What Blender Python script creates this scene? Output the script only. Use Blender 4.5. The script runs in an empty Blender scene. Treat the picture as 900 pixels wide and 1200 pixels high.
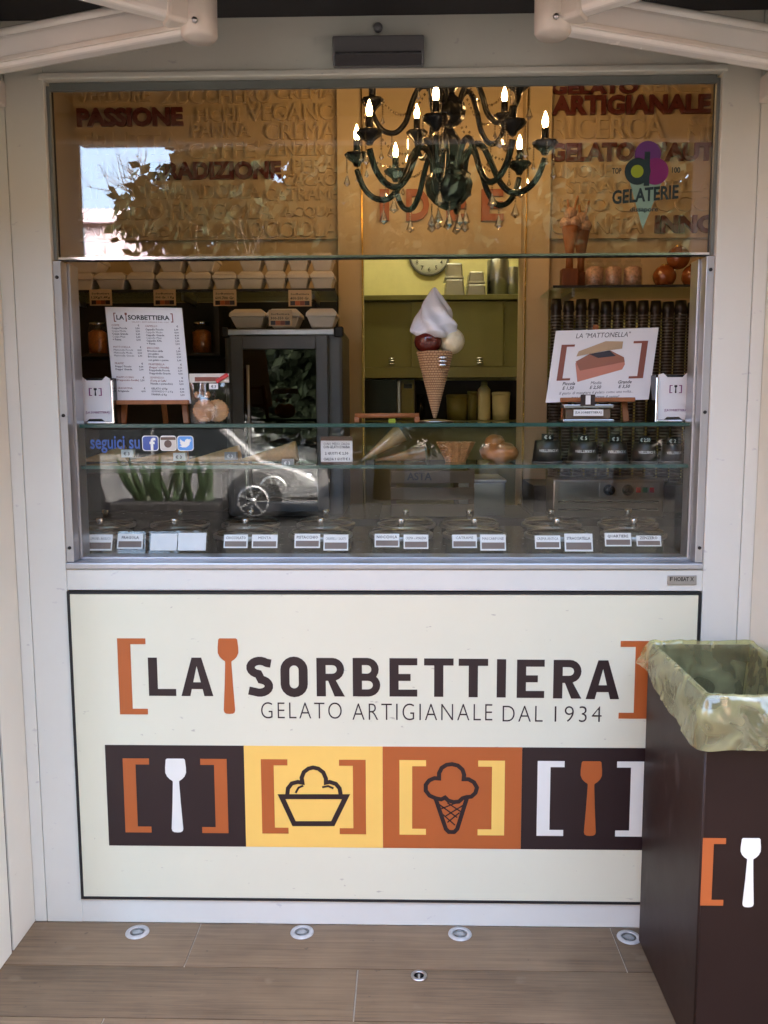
import bpy, math, random
from mathutils import Vector, Matrix, noise
random.seed(7)
PI = math.pi
S = bpy.context.scene
COL = S.collection

# ------------------------------------------------------------------ camera
FPX = 1005.0
CAM = Vector((0, -2.36, 1.5))
YAW, PIT, ROLL = math.radians(1.4), math.radians(-6.7), 0.0035
FW = Vector((-math.sin(YAW)*math.cos(PIT), math.cos(YAW)*math.cos(PIT), math.sin(PIT)))
_r = Vector((math.cos(YAW), math.sin(YAW), 0)); _u = _r.cross(FW)
RT = _r*math.cos(ROLL) - _u*math.sin(ROLL)
UP = _u*math.cos(ROLL) + _r*math.sin(ROLL)
cd = bpy.data.cameras.new('camera'); cam = bpy.data.objects.new('camera', cd); COL.objects.link(cam)
cd.sensor_fit = 'VERTICAL'; cd.sensor_height = 36; cd.lens = 36*FPX/1200
cd.clip_start = 0.02; cd.clip_end = 3000
M4 = Matrix((RT, UP, -FW)).transposed().to_4x4(); M4.translation = CAM
cam.matrix_world = M4
S.camera = cam

# ------------------------------------------------------------------ world, sun, exposure
SUN_EL, SUN_AZ = math.radians(48), math.radians(25)      # high, behind the kiosk
w = bpy.data.worlds.new('World'); S.world = w; w.use_nodes = True
nt = w.node_tree; bg = nt.nodes['Background']
sky = nt.nodes.new('ShaderNodeTexSky'); sky.sky_type = 'NISHITA'; sky.sun_disc = False
sky.sun_elevation = SUN_EL; sky.sun_rotation = SUN_AZ
sky.air_density = 1.0; sky.dust_density = 8.0; sky.ozone_density = 0.5
nt.links.new(sky.outputs[0], bg.inputs[0]); bg.inputs[1].default_value = 0.15
sd = bpy.data.lights.new('sun', 'SUN'); sun = bpy.data.objects.new('sun', sd); COL.objects.link(sun)
sd.energy = 0.5; sd.angle = math.radians(12); sd.color = (1, .94, .85)
sdir = Vector((math.sin(SUN_AZ)*math.cos(SUN_EL), math.cos(SUN_AZ)*math.cos(SUN_EL), math.sin(SUN_EL)))
sun.rotation_euler = sdir.to_track_quat('Z', 'Y').to_euler()
S.view_settings.view_transform = 'Standard'; S.view_settings.look = 'None'
S.view_settings.gamma = 1; S.view_settings.use_curve_mapping = False
S.view_settings.exposure = 4.55
S.render.engine = 'CYCLES'
S.cycles.use_denoising = True
S.cycles.max_bounces = 10; S.cycles.diffuse_bounces = 5; S.cycles.glossy_bounces = 5
S.cycles.transparent_max_bounces = 48; S.cycles.transmission_bounces = 6
S.cycles.caustics_reflective = False; S.cycles.caustics_refractive = False
S.cycles.sample_clamp_indirect = 4

# ------------------------------------------------------------------ measuring
def P(px, py, Y=0.0):
    d = FW + RT*((px-450)/FPX) - UP*((py-600)/FPX)
    return CAM + d*((Y-CAM.y)/d.y)
def Pz(px, py, z):
    d = FW + RT*((px-450)/FPX) - UP*((py-600)/FPX)
    return CAM + d*((z-CAM.z)/d.z)
def RC(x0, y0, x1, y1, Y):
    a, b = P(x0, y0, Y), P(x1, y0, Y); c, d = P(x0, y1, Y), P(x1, y1, Y)
    return (a.x+c.x)/2, (b.x+d.x)/2, (c.z+d.z)/2, (a.z+b.z)/2      # X0 X1 Z0 Z1

# ------------------------------------------------------------------ materials
def lin(h):
    h = h.lstrip('#'); o = []
    for i in (0, 2, 4):
        c = int(h[i:i+2], 16)/255; o.append(c/12.92 if c <= .04045 else ((c+.055)/1.055)**2.4)
    return tuple(o)
def nodes(name):
    m = bpy.data.materials.new(name); m.use_nodes = True
    return m, m.node_tree, m.node_tree.nodes['Principled BSDF']
def coords(nt, scale=(1, 1, 1)):
    tc = nt.nodes.new('ShaderNodeTexCoord'); mp = nt.nodes.new('ShaderNodeMapping')
    mp.inputs['Scale'].default_value = scale
    nt.links.new(tc.outputs['Object'], mp.inputs[0]); return mp.outputs[0]
def mat(name, col, rough=.5, metal=0, var=.06, vscale=8, bump=0, bscale=60, stretch=(1, 1, 1), rvar=.08, spec=.5, coat=0, sheen=0):
    if isinstance(col, str): col = lin(col)
    m, nt, b = nodes(name)
    v = coords(nt, stretch)
    n = nt.nodes.new('ShaderNodeTexNoise'); n.inputs['Scale'].default_value = vscale; n.inputs['Detail'].default_value = 6
    n.inputs['Roughness'].default_value = .65
    nt.links.new(v, n.inputs[0])
    r = nt.nodes.new('ShaderNodeValToRGB')
    r.color_ramp.elements[0].position = .3; r.color_ramp.elements[1].position = .7
    r.color_ramp.elements[0].color = tuple(c*(1-var) for c in col)+(1,)
    r.color_ramp.elements[1].color = tuple(min(1, c*(1+var)) for c in col)+(1,)
    nt.links.new(n.outputs[0], r.inputs[0]); nt.links.new(r.outputs[0], b.inputs['Base Color'])
    mr = nt.nodes.new('ShaderNodeMapRange'); mr.inputs[3].default_value = max(0.02, rough-rvar); mr.inputs[4].default_value = min(1, rough+rvar)
    nt.links.new(n.outputs[0], mr.inputs[0]); nt.links.new(mr.outputs[0], b.inputs['Roughness'])
    b.inputs['Metallic'].default_value = metal
    b.inputs['Specular IOR Level'].default_value = spec
    b.inputs['Coat Weight'].default_value = coat
    if bump:
        n2 = nt.nodes.new('ShaderNodeTexNoise'); n2.inputs['Scale'].default_value = bscale; n2.inputs['Detail'].default_value = 4
        nt.links.new(v, n2.inputs[0])
        bp = nt.nodes.new('ShaderNodeBump'); bp.inputs['Strength'].default_value = bump; bp.inputs['Distance'].default_value = .004
        nt.links.new(n2.outputs[0], bp.inputs['Height']); nt.links.new(bp.outputs[0], b.inputs['Normal'])
    return m
def scuff(m, scale, stretch, thr, dark, rot=.5):
    nt = m.node_tree; b = nt.nodes['Principled BSDF']; src = b.inputs['Base Color'].links[0].from_socket
    tc = nt.nodes.new('ShaderNodeTexCoord'); mp = nt.nodes.new('ShaderNodeMapping'); mp.inputs['Scale'].default_value = stretch; mp.inputs['Rotation'].default_value = (0, rot, rot*.3)
    nt.links.new(tc.outputs['Object'], mp.inputs[0])
    n = nt.nodes.new('ShaderNodeTexNoise'); n.inputs['Scale'].default_value = scale; n.inputs['Detail'].default_value = 3; nt.links.new(mp.outputs[0], n.inputs[0])
    r = nt.nodes.new('ShaderNodeMapRange'); r.inputs[1].default_value = thr; r.inputs[2].default_value = thr+.05; nt.links.new(n.outputs[0], r.inputs[0])
    mx = nt.nodes.new('ShaderNodeMixRGB'); mx.inputs[2].default_value = (*dark, 1)
    k = nt.nodes.new('ShaderNodeMath'); k.operation = 'MULTIPLY'; k.inputs[1].default_value = .55; nt.links.new(r.outputs[0], k.inputs[0])
    nt.links.new(k.outputs[0], mx.inputs[0]); nt.links.new(src, mx.inputs[1]); nt.links.new(mx.outputs[0], b.inputs['Base Color'])
    return m
def glass(name, tint=(1, 1, 1), refl=.04, rough=0.0, gloss=(1, 1, 1), dirt=0.0):
    m = bpy.data.materials.new(name); m.use_nodes = True; nt = m.node_tree
    nt.nodes.remove(nt.nodes['Principled BSDF']); out = nt.nodes['Material Output']
    lw = nt.nodes.new('ShaderNodeLayerWeight'); lw.inputs[0].default_value = .5
    pw = nt.nodes.new('ShaderNodeMath'); pw.operation = 'POWER'; pw.inputs[1].default_value = 5
    ma = nt.nodes.new('ShaderNodeMath'); ma.operation = 'MULTIPLY_ADD'; ma.inputs[1].default_value = 1-refl; ma.inputs[2].default_value = refl
    nt.links.new(lw.outputs['Facing'], pw.inputs[0]); nt.links.new(pw.outputs[0], ma.inputs[0])
    t = nt.nodes.new('ShaderNodeBsdfTransparent'); t.inputs[0].default_value = (*tint, 1)
    g = nt.nodes.new('ShaderNodeBsdfGlossy'); g.inputs['Roughness'].default_value = rough; g.inputs[0].default_value = (*gloss, 1)
    mx = nt.nodes.new('ShaderNodeMixShader')
    nt.links.new(ma.outputs[0], mx.inputs[0]); nt.links.new(t.outputs[0], mx.inputs[1]); nt.links.new(g.outputs[0], mx.inputs[2])
    last = mx
    if dirt:
        df = nt.nodes.new('ShaderNodeBsdfDiffuse'); df.inputs[0].default_value = (.8, .8, .78, 1)
        n = nt.nodes.new('ShaderNodeTexNoise'); n.inputs['Scale'].default_value = 4; n.inputs['Detail'].default_value = 8
        nt.links.new(coords(nt), n.inputs[0])
        mu = nt.nodes.new('ShaderNodeMath'); mu.operation = 'MULTIPLY'; mu.inputs[1].default_value = dirt
        nt.links.new(n.outputs[0], mu.inputs[0])
        m2 = nt.nodes.new('ShaderNodeMixShader'); nt.links.new(mu.outputs[0], m2.inputs[0])
        nt.links.new(mx.outputs[0], m2.inputs[1]); nt.links.new(df.outputs[0], m2.inputs[2]); last = m2
    nt.links.new(last.outputs[0], out.inputs[0]); return m
def emis(name, col, st):
    m, nt, b = nodes(name); b.inputs['Base Color'].default_value = (*col, 1)
    b.inputs['Emission Color'].default_value = (*col, 1); b.inputs['Emission Strength'].default_value = st
    return m
def plastic_film(name, col):
    m = bpy.data.materials.new(name); m.use_nodes = True; nt = m.node_tree
    nt.nodes.remove(nt.nodes['Principled BSDF']); out = nt.nodes['Material Output']
    v = coords(nt)
    n = nt.nodes.new('ShaderNodeTexNoise'); n.noise_type = 'RIDGED_MULTIFRACTAL'; n.normalize = True; n.inputs['Scale'].default_value = 15; n.inputs['Detail'].default_value = 3; n.inputs['Distortion'].default_value = .9
    nt.links.new(v, n.inputs[0])
    vo = nt.nodes.new('ShaderNodeTexVoronoi'); vo.inputs['Scale'].default_value = 11; vo.inputs['Randomness'].default_value = 1
    sc = nt.nodes.new('ShaderNodeVectorMath'); sc.operation = 'MULTIPLY_ADD'; sc.inputs[1].default_value = (.14, .14, .14)
    nt.links.new(n.outputs['Color'], sc.inputs[0]); nt.links.new(v, sc.inputs[2]); nt.links.new(sc.outputs[0], vo.inputs[0])
    ad = nt.nodes.new('ShaderNodeMath'); ad.operation = 'ADD'; nt.links.new(n.outputs[0], ad.inputs[0]); nt.links.new(vo.outputs['Distance'], ad.inputs[1])
    bp = nt.nodes.new('ShaderNodeBump'); bp.inputs['Strength'].default_value = .5; bp.inputs['Distance'].default_value = .012
    nt.links.new(n.outputs[0], bp.inputs['Height'])
    t = nt.nodes.new('ShaderNodeBsdfTransparent'); t.inputs[0].default_value = (.92, .92, .62, 1)
    d = nt.nodes.new('ShaderNodeBsdfDiffuse'); d.inputs[0].default_value = (*col, 1)
    tr = nt.nodes.new('ShaderNodeBsdfTranslucent'); tr.inputs[0].default_value = (*col, 1)
    g = nt.nodes.new('ShaderNodeBsdfGlossy'); g.inputs['Roughness'].default_value = .1
    for x in (d, tr, g): nt.links.new(bp.outputs[0], x.inputs['Normal'])
    a = nt.nodes.new('ShaderNodeMixShader'); a.inputs[0].default_value = .4
    nt.links.new(d.outputs[0], a.inputs[1]); nt.links.new(tr.outputs[0], a.inputs[2])
    b = nt.nodes.new('ShaderNodeMixShader')
    mr = nt.nodes.new('ShaderNodeMapRange'); mr.inputs[1].default_value = .3; mr.inputs[2].default_value = 1.1; mr.inputs[3].default_value = .22; mr.inputs[4].default_value = .5
    nt.links.new(ad.outputs[0], mr.inputs[0]); nt.links.new(mr.outputs[0], b.inputs[0])
    nt.links.new(t.outputs[0], b.inputs[1]); nt.links.new(a.outputs[0], b.inputs[2])
    lw = nt.nodes.new('ShaderNodeLayerWeight'); lw.inputs[0].default_value = .5; nt.links.new(bp.outputs[0], lw.inputs['Normal'])
    pq = nt.nodes.new('ShaderNodeMath'); pq.operation = 'POWER'; pq.inputs[1].default_value = 4; nt.links.new(lw.outputs['Facing'], pq.inputs[0])
    mm = nt.nodes.new('ShaderNodeMath'); mm.operation = 'MULTIPLY_ADD'; mm.inputs[1].default_value = .45; mm.inputs[2].default_value = .09; mm.use_clamp = True
    nt.links.new(pq.outputs[0], mm.inputs[0])
    c = nt.nodes.new('ShaderNodeMixShader'); nt.links.new(mm.outputs[0], c.inputs[0])
    nt.links.new(b.outputs[0], c.inputs[1]); nt.links.new(g.outputs[0], c.inputs[2])
    nt.links.new(c.outputs[0], out.inputs[0]); return m

MT = {}
MT['alu'] = mat('white_painted_aluminium', (.70, .715, .65), .38, var=.03, vscale=3, rvar=.1)
MT['steel'] = mat('brushed_steel', (.42, .42, .43), .3, 1, var=.08, stretch=(1, 1, 30), vscale=20)
MT['satin'] = mat('satin_aluminium', (.50, .51, .53), .35, .8, var=.05, stretch=(6, 6, .5))
MT['gasket'] = mat('grey_green_gasket', (.16, .18, .17), .5)
MT['rubber'] = mat('black_rubber', (.012, .012, .013), .6)
MT['cream_panel'] = mat('cream_laminate', (.75, .75, .58), .38, var=.025, vscale=2.2, rvar=.12)
MT['cream_wall'] = mat('cream_wall_sheet', (.70, .71, .62), .5, var=.03, vscale=2)
MT['brownblack'] = mat('print_dark_brown', lin('#2a1c1d'), .4, var=.03)
MT['rust'] = mat('print_rust_orange', lin('#b4602f'), .42, var=.03)
MT['yellow'] = mat('print_yellow', lin('#f7cc6a'), .42, var=.02)
MT['pwhite'] = mat('print_white', (.82, .82, .74), .42, var=.02)
MT['bin'] = mat('brown_lacquered_metal', (.021, .0105, .0082), .42, var=.1, vscale=5, rvar=.1, bump=.03, bscale=25, spec=.25)
MT['film'] = plastic_film('yellow_bin_liner', (.88, .85, .42))
MT['dark'] = mat('charcoal_paint', (.022, .021, .022), .7, var=.2)
MT['canopy'] = mat('charcoal_canopy_boards', (.02, .019, .02), .75, var=.25, stretch=(8, .6, 1))
MT['asphalt'] = mat('asphalt', (.026, .025, .024), .9, var=.3, vscale=30, bump=.4, bscale=200)
MT['armw'] = mat('ivory_powder_coat', (.86, .85, .82), .25, var=.04, vscale=4)
MT['armt'] = mat('ivory_plastic', (.72, .68, .62), .35, var=.06, vscale=10)
MT['relief'] = mat('cream_relief_board', (.60, .47, .29), .55, var=.05, vscale=4)
MT['relief_red'] = mat('oxblood_letters', (.13, .022, .014), .5)
MT['letter_orange'] = mat('terracotta_letters', (.36, .09, .03), .5)
MT['inner'] = mat('cream_interior_wall', (.62, .50, .32), .6, var=.04, vscale=3)
MT['innerdark'] = mat('dark_brown_shelving', (.035, .027, .022), .5, var=.2)
MT['olive'] = mat('olive_cabinet', (.19, .18, .055), .4, var=.06, vscale=4)  # yellow-green lamp tint put into the base colour
MT['kwall'] = mat('pale_yellow_wall', (.72, .66, .33), .6)
MT['blackgloss'] = mat('black_gloss', (.008, .008, .009), .18, var=.1)
MT['chand'] = mat('black_lacquer', (.005, .005, .006), .25, var=.2, vscale=30, spec=.15)
MT['chrome'] = mat('chrome', (.75, .75, .76), .12, 1, var=.04)
MT['white'] = mat('white_plastic', (.78, .78, .77), .4, var=.02)
MT['foam'] = mat('white_foam', (.76, .70, .62), .75, var=.04, vscale=20, bump=.15, bscale=120)
MT['wood'] = mat('easel_wood', lin('#9a5f35'), .5, var=.2, stretch=(3, 3, .4), vscale=18)
MT['wood2'] = mat('dark_reddish_wood', lin('#6e3a1f'), .5, var=.2, stretch=(3, 3, .4), vscale=18)
MT['paper'] = mat('printed_card', (.74, .73, .72), .5, var=.015)
MT['kraft'] = mat('kraft_tag', (.62, .46, .28), .6, var=.05)
MT['ink'] = mat('black_ink', (.02, .018, .018), .5)
MT['redink'] = mat('brown_red_ink', (.22, .06, .03), .5)
MT['wafer'] = mat('wafer', (.42, .19, .065), .6, var=.25, vscale=60, bump=.3, bscale=150)
MT['waferpale'] = mat('pale_wafer', (.5, .27, .105), .6, var=.2, vscale=50, bump=.3, bscale=150)
MT['brioche'] = mat('brioche_crust', (.42, .16, .045), .35, var=.3, vscale=12, bump=.25, bscale=35)
MT['choc'] = mat('chocolate_gloss', lin('#5a1f17'), .16, var=.08)
MT['vanilla'] = mat('vanilla_scoop', (.72, .64, .42), .4, var=.06, vscale=40, bump=.4, bscale=90)
MT['cream'] = mat('whipped_cream_resin', (.74, .76, .80), .26, var=.03)
MT['conewafer'] = mat('painted_waffle', (.52, .33, .17), .5, var=.1, vscale=40)
MT['grout'] = mat('waffle_groove', (.2, .09, .035), .6)
MT['fridge'] = mat('grey_fridge_body', (.11, .115, .125), .35, var=.06)
MT['cup'] = mat('dark_brown_cup', (.022, .014, .013), .35, var=.1)
MT['cuprim'] = mat('pale_cup_rim', (.17, .16, .155), .4)
MT['amber'] = mat('amber_candy', (.5, .16, .03), .3, var=.45, vscale=90)
MT['pinkc'] = mat('pink_sugar_candy', (.55, .34, .25), .4, var=.5, vscale=110)
MT['globe'] = mat('amber_globe', (.30, .085, .02), .08, var=.2, spec=.8)
MT['skin_box'] = mat('pale_cardboard', (.17, .12, .065), .6, var=.1)
MT['blue'] = mat('decal_blue', (.055, .12, .36), .4)
MT['sky'] = mat('decal_light_blue', (.12, .34, .72), .4)
MT['fbblue'] = mat('decal_deep_blue', (.05, .09, .32), .4)
MT['tan'] = mat('decal_cream', (.62, .58, .5), .4)
MT['brownc'] = mat('decal_brown', (.12, .07, .05), .4)
MT['grey'] = mat('grey_plastic', (.17, .17, .18), .4, var=.05)
MT['teal'] = mat('decal_dark_teal', (.012, .028, .032), .4)
MT['purple'] = mat('decal_purple', (.12, .03, .16), .4)
MT['magenta'] = mat('decal_magenta', (.2, .015, .13), .4)
MT['lime'] = mat('decal_lime', (.28, .36, .02), .4)
MT['aqua'] = mat('decal_aqua', (.22, .35, .27), .5)
MT['red'] = mat('red_plastic', (.5, .02, .02), .3)
MT['green'] = mat('green_switch', (.01, .12, .03), .3)
MT['gold'] = mat('gold_foil', (.62, .38, .08), .25, 1, var=.2, vscale=30)
MT['gelato'] = mat('gelato_surface', (.17, .11, .045), .4, var=.4, vscale=20, bump=.5, bscale=30)
MT['stone'] = mat('dark_counter', (.035, .034, .03), .25, var=.2, vscale=30)
MT['carpaint'] = mat('silver_car_paint', (.42, .43, .45), .25, .6, var=.02, coat=.6)
MT['tyre'] = mat('tyre', (.015, .015, .016), .8)
MT['carglass'] = mat('car_glass', (.02, .025, .03), .06, var=.1)
MT['bark'] = mat('bark', (.085, .065, .05), .9, var=.35, stretch=(4, 4, 1))
MT['leaf'] = mat('dark_leaf', (.018, .028, .012), .6, var=.5, vscale=3)
MT['agave'] = mat('agave_leaf', (.035, .06, .025), .45, var=.3, vscale=10)
MT['facade'] = mat('pale_facade', (.3, .28, .26), .8, var=.06)
MT['violet'] = mat('violet_signboard', (.16, .02, .13), .5)
MT['lilac'] = mat('lilac_facade', (.68, .60, .72), .8, var=.05)
MT['terra'] = mat('terracotta', (.14, .075, .05), .8, var=.2)
MT['glass'] = glass('window_glass', (.97, .985, .975), .025, dirt=.001)
MT['sashglass'] = glass('sash_glass', (.95, .96, .95), .062, dirt=.004)
MT['shelfglass'] = glass('green_edge_glass', (.72, .86, .80), .05)
MT['clear'] = glass('clear_acrylic', (.95, .955, .955), .04, .02)
MT['lidglass'] = glass('tub_lid_glass', (.86, .86, .84), .045, .02)
MT['crystal'] = glass('cut_crystal', (.85, .8, .7), .42, .04)
MT['bulb'] = emis('lit_bulb', (1, .56, .21), 6.2)
MT['deadbulb'] = glass('unlit_bulb', (.8, .75, .68), .12, .02)
MT['tube'] = emis('kitchen_tube', (1, .92, .55), 2.5)
scuff(MT['cream_panel'], 26, (1, 1, 3.2), .715, (.32, .29, .24), .5)
scuff(MT['cream_panel'], 60, (1, 1, 1), .735, (.4, .36, .3), 0)
scuff(MT['alu'], 18, (1.2, 1, 2.5), .70, (.45, .45, .46), .35)
scuff(MT['bin'], 9, (1, 1, .5), .66, (.06, .045, .04), .2)
scuff(MT['cream_wall'], 20, (1, 1, 2), .72, (.45, .42, .36), .3)
# floor: wood-look porcelain
def floor_mat():
    m, nt, b = nodes('wood_look_porcelain')
    oi = nt.nodes.new('ShaderNodeObjectInfo')
    tc = nt.nodes.new('ShaderNodeTexCoord')
    ad = nt.nodes.new('ShaderNodeVectorMath'); ad.operation = 'ADD'
    sc = nt.nodes.new('ShaderNodeVectorMath'); sc.operation = 'SCALE'; sc.inputs['Scale'].default_value = 37
    cb = nt.nodes.new('ShaderNodeCombineXYZ')
    for i in range(3): nt.links.new(oi.outputs['Random'], cb.inputs[i])
    nt.links.new(cb.outputs[0], sc.inputs[0]); nt.links.new(tc.outputs['Object'], ad.inputs[0]); nt.links.new(sc.outputs[0], ad.inputs[1])
    mp = nt.nodes.new('ShaderNodeMapping'); mp.inputs['Scale'].default_value = (1.3, 42, 1)
    nt.links.new(ad.outputs[0], mp.inputs[0])
    n = nt.nodes.new('ShaderNodeTexNoise'); n.inputs['Scale'].default_value = 3; n.inputs['Detail'].default_value = 10; n.inputs['Roughness'].default_value = .62; n.inputs['Distortion'].default_value = .5
    nt.links.new(mp.outputs[0], n.inputs[0])
    n2 = nt.nodes.new('ShaderNodeTexNoise'); n2.inputs['Scale'].default_value = 5; n2.inputs['Detail'].default_value = 5
    nt.links.new(ad.outputs[0], n2.inputs[0])
    r = nt.nodes.new('ShaderNodeValToRGB')
    e = r.color_ramp.elements; e[0].position = .34; e[0].color = (.088, .055, .029, 1); e[1].position = .70; e[1].color = (.215, .143, .080, 1)
    x = e.new(.5); x.color = (.148, .096, .053, 1)
    mx = nt.nodes.new('ShaderNodeMath'); mx.operation = 'MULTIPLY_ADD'; mx.inputs[1].default_value = .4; 
    nt.links.new(n2.outputs[0], mx.inputs[0]); 
    m3 = nt.nodes.new('ShaderNodeMath'); m3.operation = 'MULTIPLY'; m3.inputs[1].default_value = .62
    nt.links.new(n.outputs[0], m3.inputs[0]); nt.links.new(m3.outputs[0], mx.inputs[2])
    nt.links.new(mx.outputs[0], r.inputs[0])
    # footprints / dusty wear
    hs = nt.nodes.new('ShaderNodeHueSaturation'); mr = nt.nodes.new('ShaderNodeMapRange'); mr.inputs[3].default_value = .86; mr.inputs[4].default_value = 1.14
    nt.links.new(oi.outputs['Random'], mr.inputs[0]); nt.links.new(mr.outputs[0], hs.inputs['Value']); nt.links.new(r.outputs[0], hs.inputs['Color'])
    nt.links.new(hs.outputs[0], b.inputs['Base Color'])
    b.inputs['Roughness'].default_value = .5
    bp = nt.nodes.new('ShaderNodeBump'); bp.inputs['Strength'].default_value = .15; bp.inputs['Distance'].default_value = .002
    nt.links.new(n.outputs[0], bp.inputs['Height']); nt.links.new(bp.outputs[0], b.inputs['Normal'])
    return m
MT['plank'] = scuff(scuff(floor_mat(), 7, (1, 1.6, 1), .66, (.19, .138, .088), .2), 40, (1, 1, 1), .70, (.05, .035, .022), .4)
MT['stud'] = mat('frosted_steel', (.46, .45, .43), .45, .3, var=.15, vscale=60)
MT['joint'] = mat('pale_grout', (.42, .36, .28), .85, var=.2, vscale=40)

# ------------------------------------------------------------------ mesh builder
_tc = {}
def text_geo(s, bold=0.0, extr=0.0, res=3, shear=0.0, sp=1.0):
    if 'M' in s or 'm' in s: bold = min(bold, 0.0)
    k = (s, bold, extr, res, shear, sp)
    if k not in _tc:
        c = bpy.data.curves.new('t', 'FONT'); c.body = s; c.size = 1; c.offset = bold; c.extrude = extr; c.resolution_u = res; c.shear = shear; c.space_character = sp
        c.fill_mode = 'FRONT' if extr == 0 else 'BOTH'
        o = bpy.data.objects.new('t', c)
        me = bpy.data.meshes.new_from_object(o)
        _tc[k] = ([v.co.copy() for v in me.vertices], [tuple(p.vertices) for p in me.polygons])
        bpy.data.objects.remove(o); bpy.data.curves.remove(c); bpy.data.meshes.remove(me)
    return _tc[k]
class Fr:                                   # a plane: origin, right, up; normal = right x up
    def __init__(s, o, ex=(1, 0, 0), ey=(0, 0, 1)):
        s.o = Vector(o); s.ex = Vector(ex); s.ey = Vector(ey); s.n = s.ex.cross(s.ey).normalized()
    def __call__(s, x, y, h=0): return s.o + s.ex*x + s.ey*y + s.n*h
def wall(Y): return Fr((0, Y, 0))
class B:
    def __init__(s): s.v = []; s.f = []; s.sm = []
    def add(s, vs, fs, smooth=False):
        k = len(s.v); s.v += [tuple(v) for v in vs]
        for f in fs: s.f.append(tuple(i+k for i in f)); s.sm.append(smooth)
        return s
    def box(s, x0, x1, y0, y1, z0, z1):
        v = [(x, y, z) for z in (z0, z1) for y in (y0, y1) for x in (x0, x1)]
        return s.add(v, [(0, 2, 3, 1), (4, 5, 7, 6), (0, 1, 5, 4), (2, 6, 7, 3), (0, 4, 6, 2), (1, 3, 7, 5)])
    def hexa(s, b4, t4):                     # bottom quad, top quad (counter-clockwise from above)
        return s.add(list(b4)+list(t4), [(3, 2, 1, 0), (4, 5, 6, 7), (0, 1, 5, 4), (1, 2, 6, 5), (2, 3, 7, 6), (3, 0, 4, 7)])
    def prism(s, pts, dv):
        n = len(pts); pts = [Vector(p) for p in pts]; dv = Vector(dv)
        return s.add(pts+[p+dv for p in pts], [tuple(range(n)), tuple(range(2*n-1, n-1, -1))]+[(i, i+n, (i+1) % n+n, (i+1) % n) for i in range(n)])
    def lathe(s, prof, c=(0, 0, 0), n=24, ax=(0, 0, 1), fn=None, smooth=True, cap=True):
        ax = Vector(ax).normalized(); c = Vector(c)
        a = ax.orthogonal().normalized(); b = ax.cross(a); vs = []; fs = []
        for j, (r, h) in enumerate(prof):
            for i in range(n):
                t = 2*PI*i/n; rr = fn(r, h, t, j) if fn else r
                vs.append(c+ax*h+(a*math.cos(t)+b*math.sin(t))*rr)
        for j in range(len(prof)-1):
            for i in range(n):
                i2 = (i+1) % n; fs.append((j*n+i, j*n+i2, (j+1)*n+i2, (j+1)*n+i))
        if cap:
            if prof[0][0] > 1e-5: fs.append(tuple(range(n-1, -1, -1)))
            if prof[-1][0] > 1e-5: fs.append(tuple(range((len(prof)-1)*n, len(prof)*n)))
        return s.add(vs, fs, smooth)
    def cyl(s, p0, p1, r0, r1=None, n=12, smooth=True):
        p0, p1 = Vector(p0), Vector(p1); d = p1-p0
        return s.lathe([(r0, 0), (r0 if r1 is None else r1, d.length)], p0, n, d, smooth=smooth)
    def tube(s, pts, r, n=8, cap=True):
        pts = [Vector(p) for p in pts]; rs = r if isinstance(r, (list, tuple)) else [r]*len(pts)
        vs = []; fs = []; a = None
        for i, p in enumerate(pts):
            t = (pts[min(i+1, len(pts)-1)]-pts[max(i-1, 0)]).normalized()
            a = t.orthogonal().normalized() if a is None else (a-t*a.dot(t)).normalized()
            b = t.cross(a)
            for k in range(n): vs.append(p+(a*math.cos(2*PI*k/n)+b*math.sin(2*PI*k/n))*rs[i])
        for i in range(len(pts)-1):
            for k in range(n): fs.append((i*n+k, i*n+(k+1) % n, (i+1)*n+(k+1) % n, (i+1)*n+k))
        if cap: fs += [tuple(range(n-1, -1, -1)), tuple(range((len(pts)-1)*n, len(pts)*n))]
        return s.add(vs, fs, True)
    def bar(s, p0, p1, w, h, up=(0, 0, 1)):
        p0, p1 = Vector(p0), Vector(p1); d = (p1-p0).normalized(); up = Vector(up)
        sd = d.cross(up).normalized()*w/2; u = sd.cross(d).normalized()*h/2
        q = [p0-sd-u, p0+sd-u, p1+sd-u, p1-sd-u]; return s.hexa(q, [x+2*u for x in q])
    def ball(s, c, r, n=12, m=8, sc=(1, 1, 1), fn=None):
        c = Vector(c); vs = []; fs = []
        for j in range(m+1):
            ph = PI*j/m
            for i in range(n):
                t = 2*PI*i/n; d = Vector((math.sin(ph)*math.cos(t), math.sin(ph)*math.sin(t), math.cos(ph)))
                k = fn(d) if fn else 1
                vs.append(c+Vector((d.x*sc[0], d.y*sc[1], d.z*sc[2]))*r*k)
        for j in range(m):
            for i in range(n): fs.append((j*n+i, (j+1)*n+i, (j+1)*n+(i+1) % n, j*n+(i+1) % n))
        return s.add(vs, fs, True)
    def octa(s, c, r, h=None):
        c = Vector(c); h = h or r
        v = [c+Vector(p) for p in ((r, 0, 0), (0, r, 0), (-r, 0, 0), (0, -r, 0), (0, 0, h), (0, 0, -h))]
        return s.add(v, [(0, 1, 4), (1, 2, 4), (2, 3, 4), (3, 0, 4), (1, 0, 5), (2, 1, 5), (3, 2, 5), (0, 3, 5)])
    def poly(s, fr, pts, h=0, t=.0006):      # flat print with a hair of thickness
        return s.prism([fr(x, y, h+t) for x, y in pts], fr.n*-t)
    def rect(s, fr, x0, x1, y0, y1, h=0, t=.0006): return s.poly(fr, [(x0, y0), (x1, y0), (x1, y1), (x0, y1)], h, t)
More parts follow.
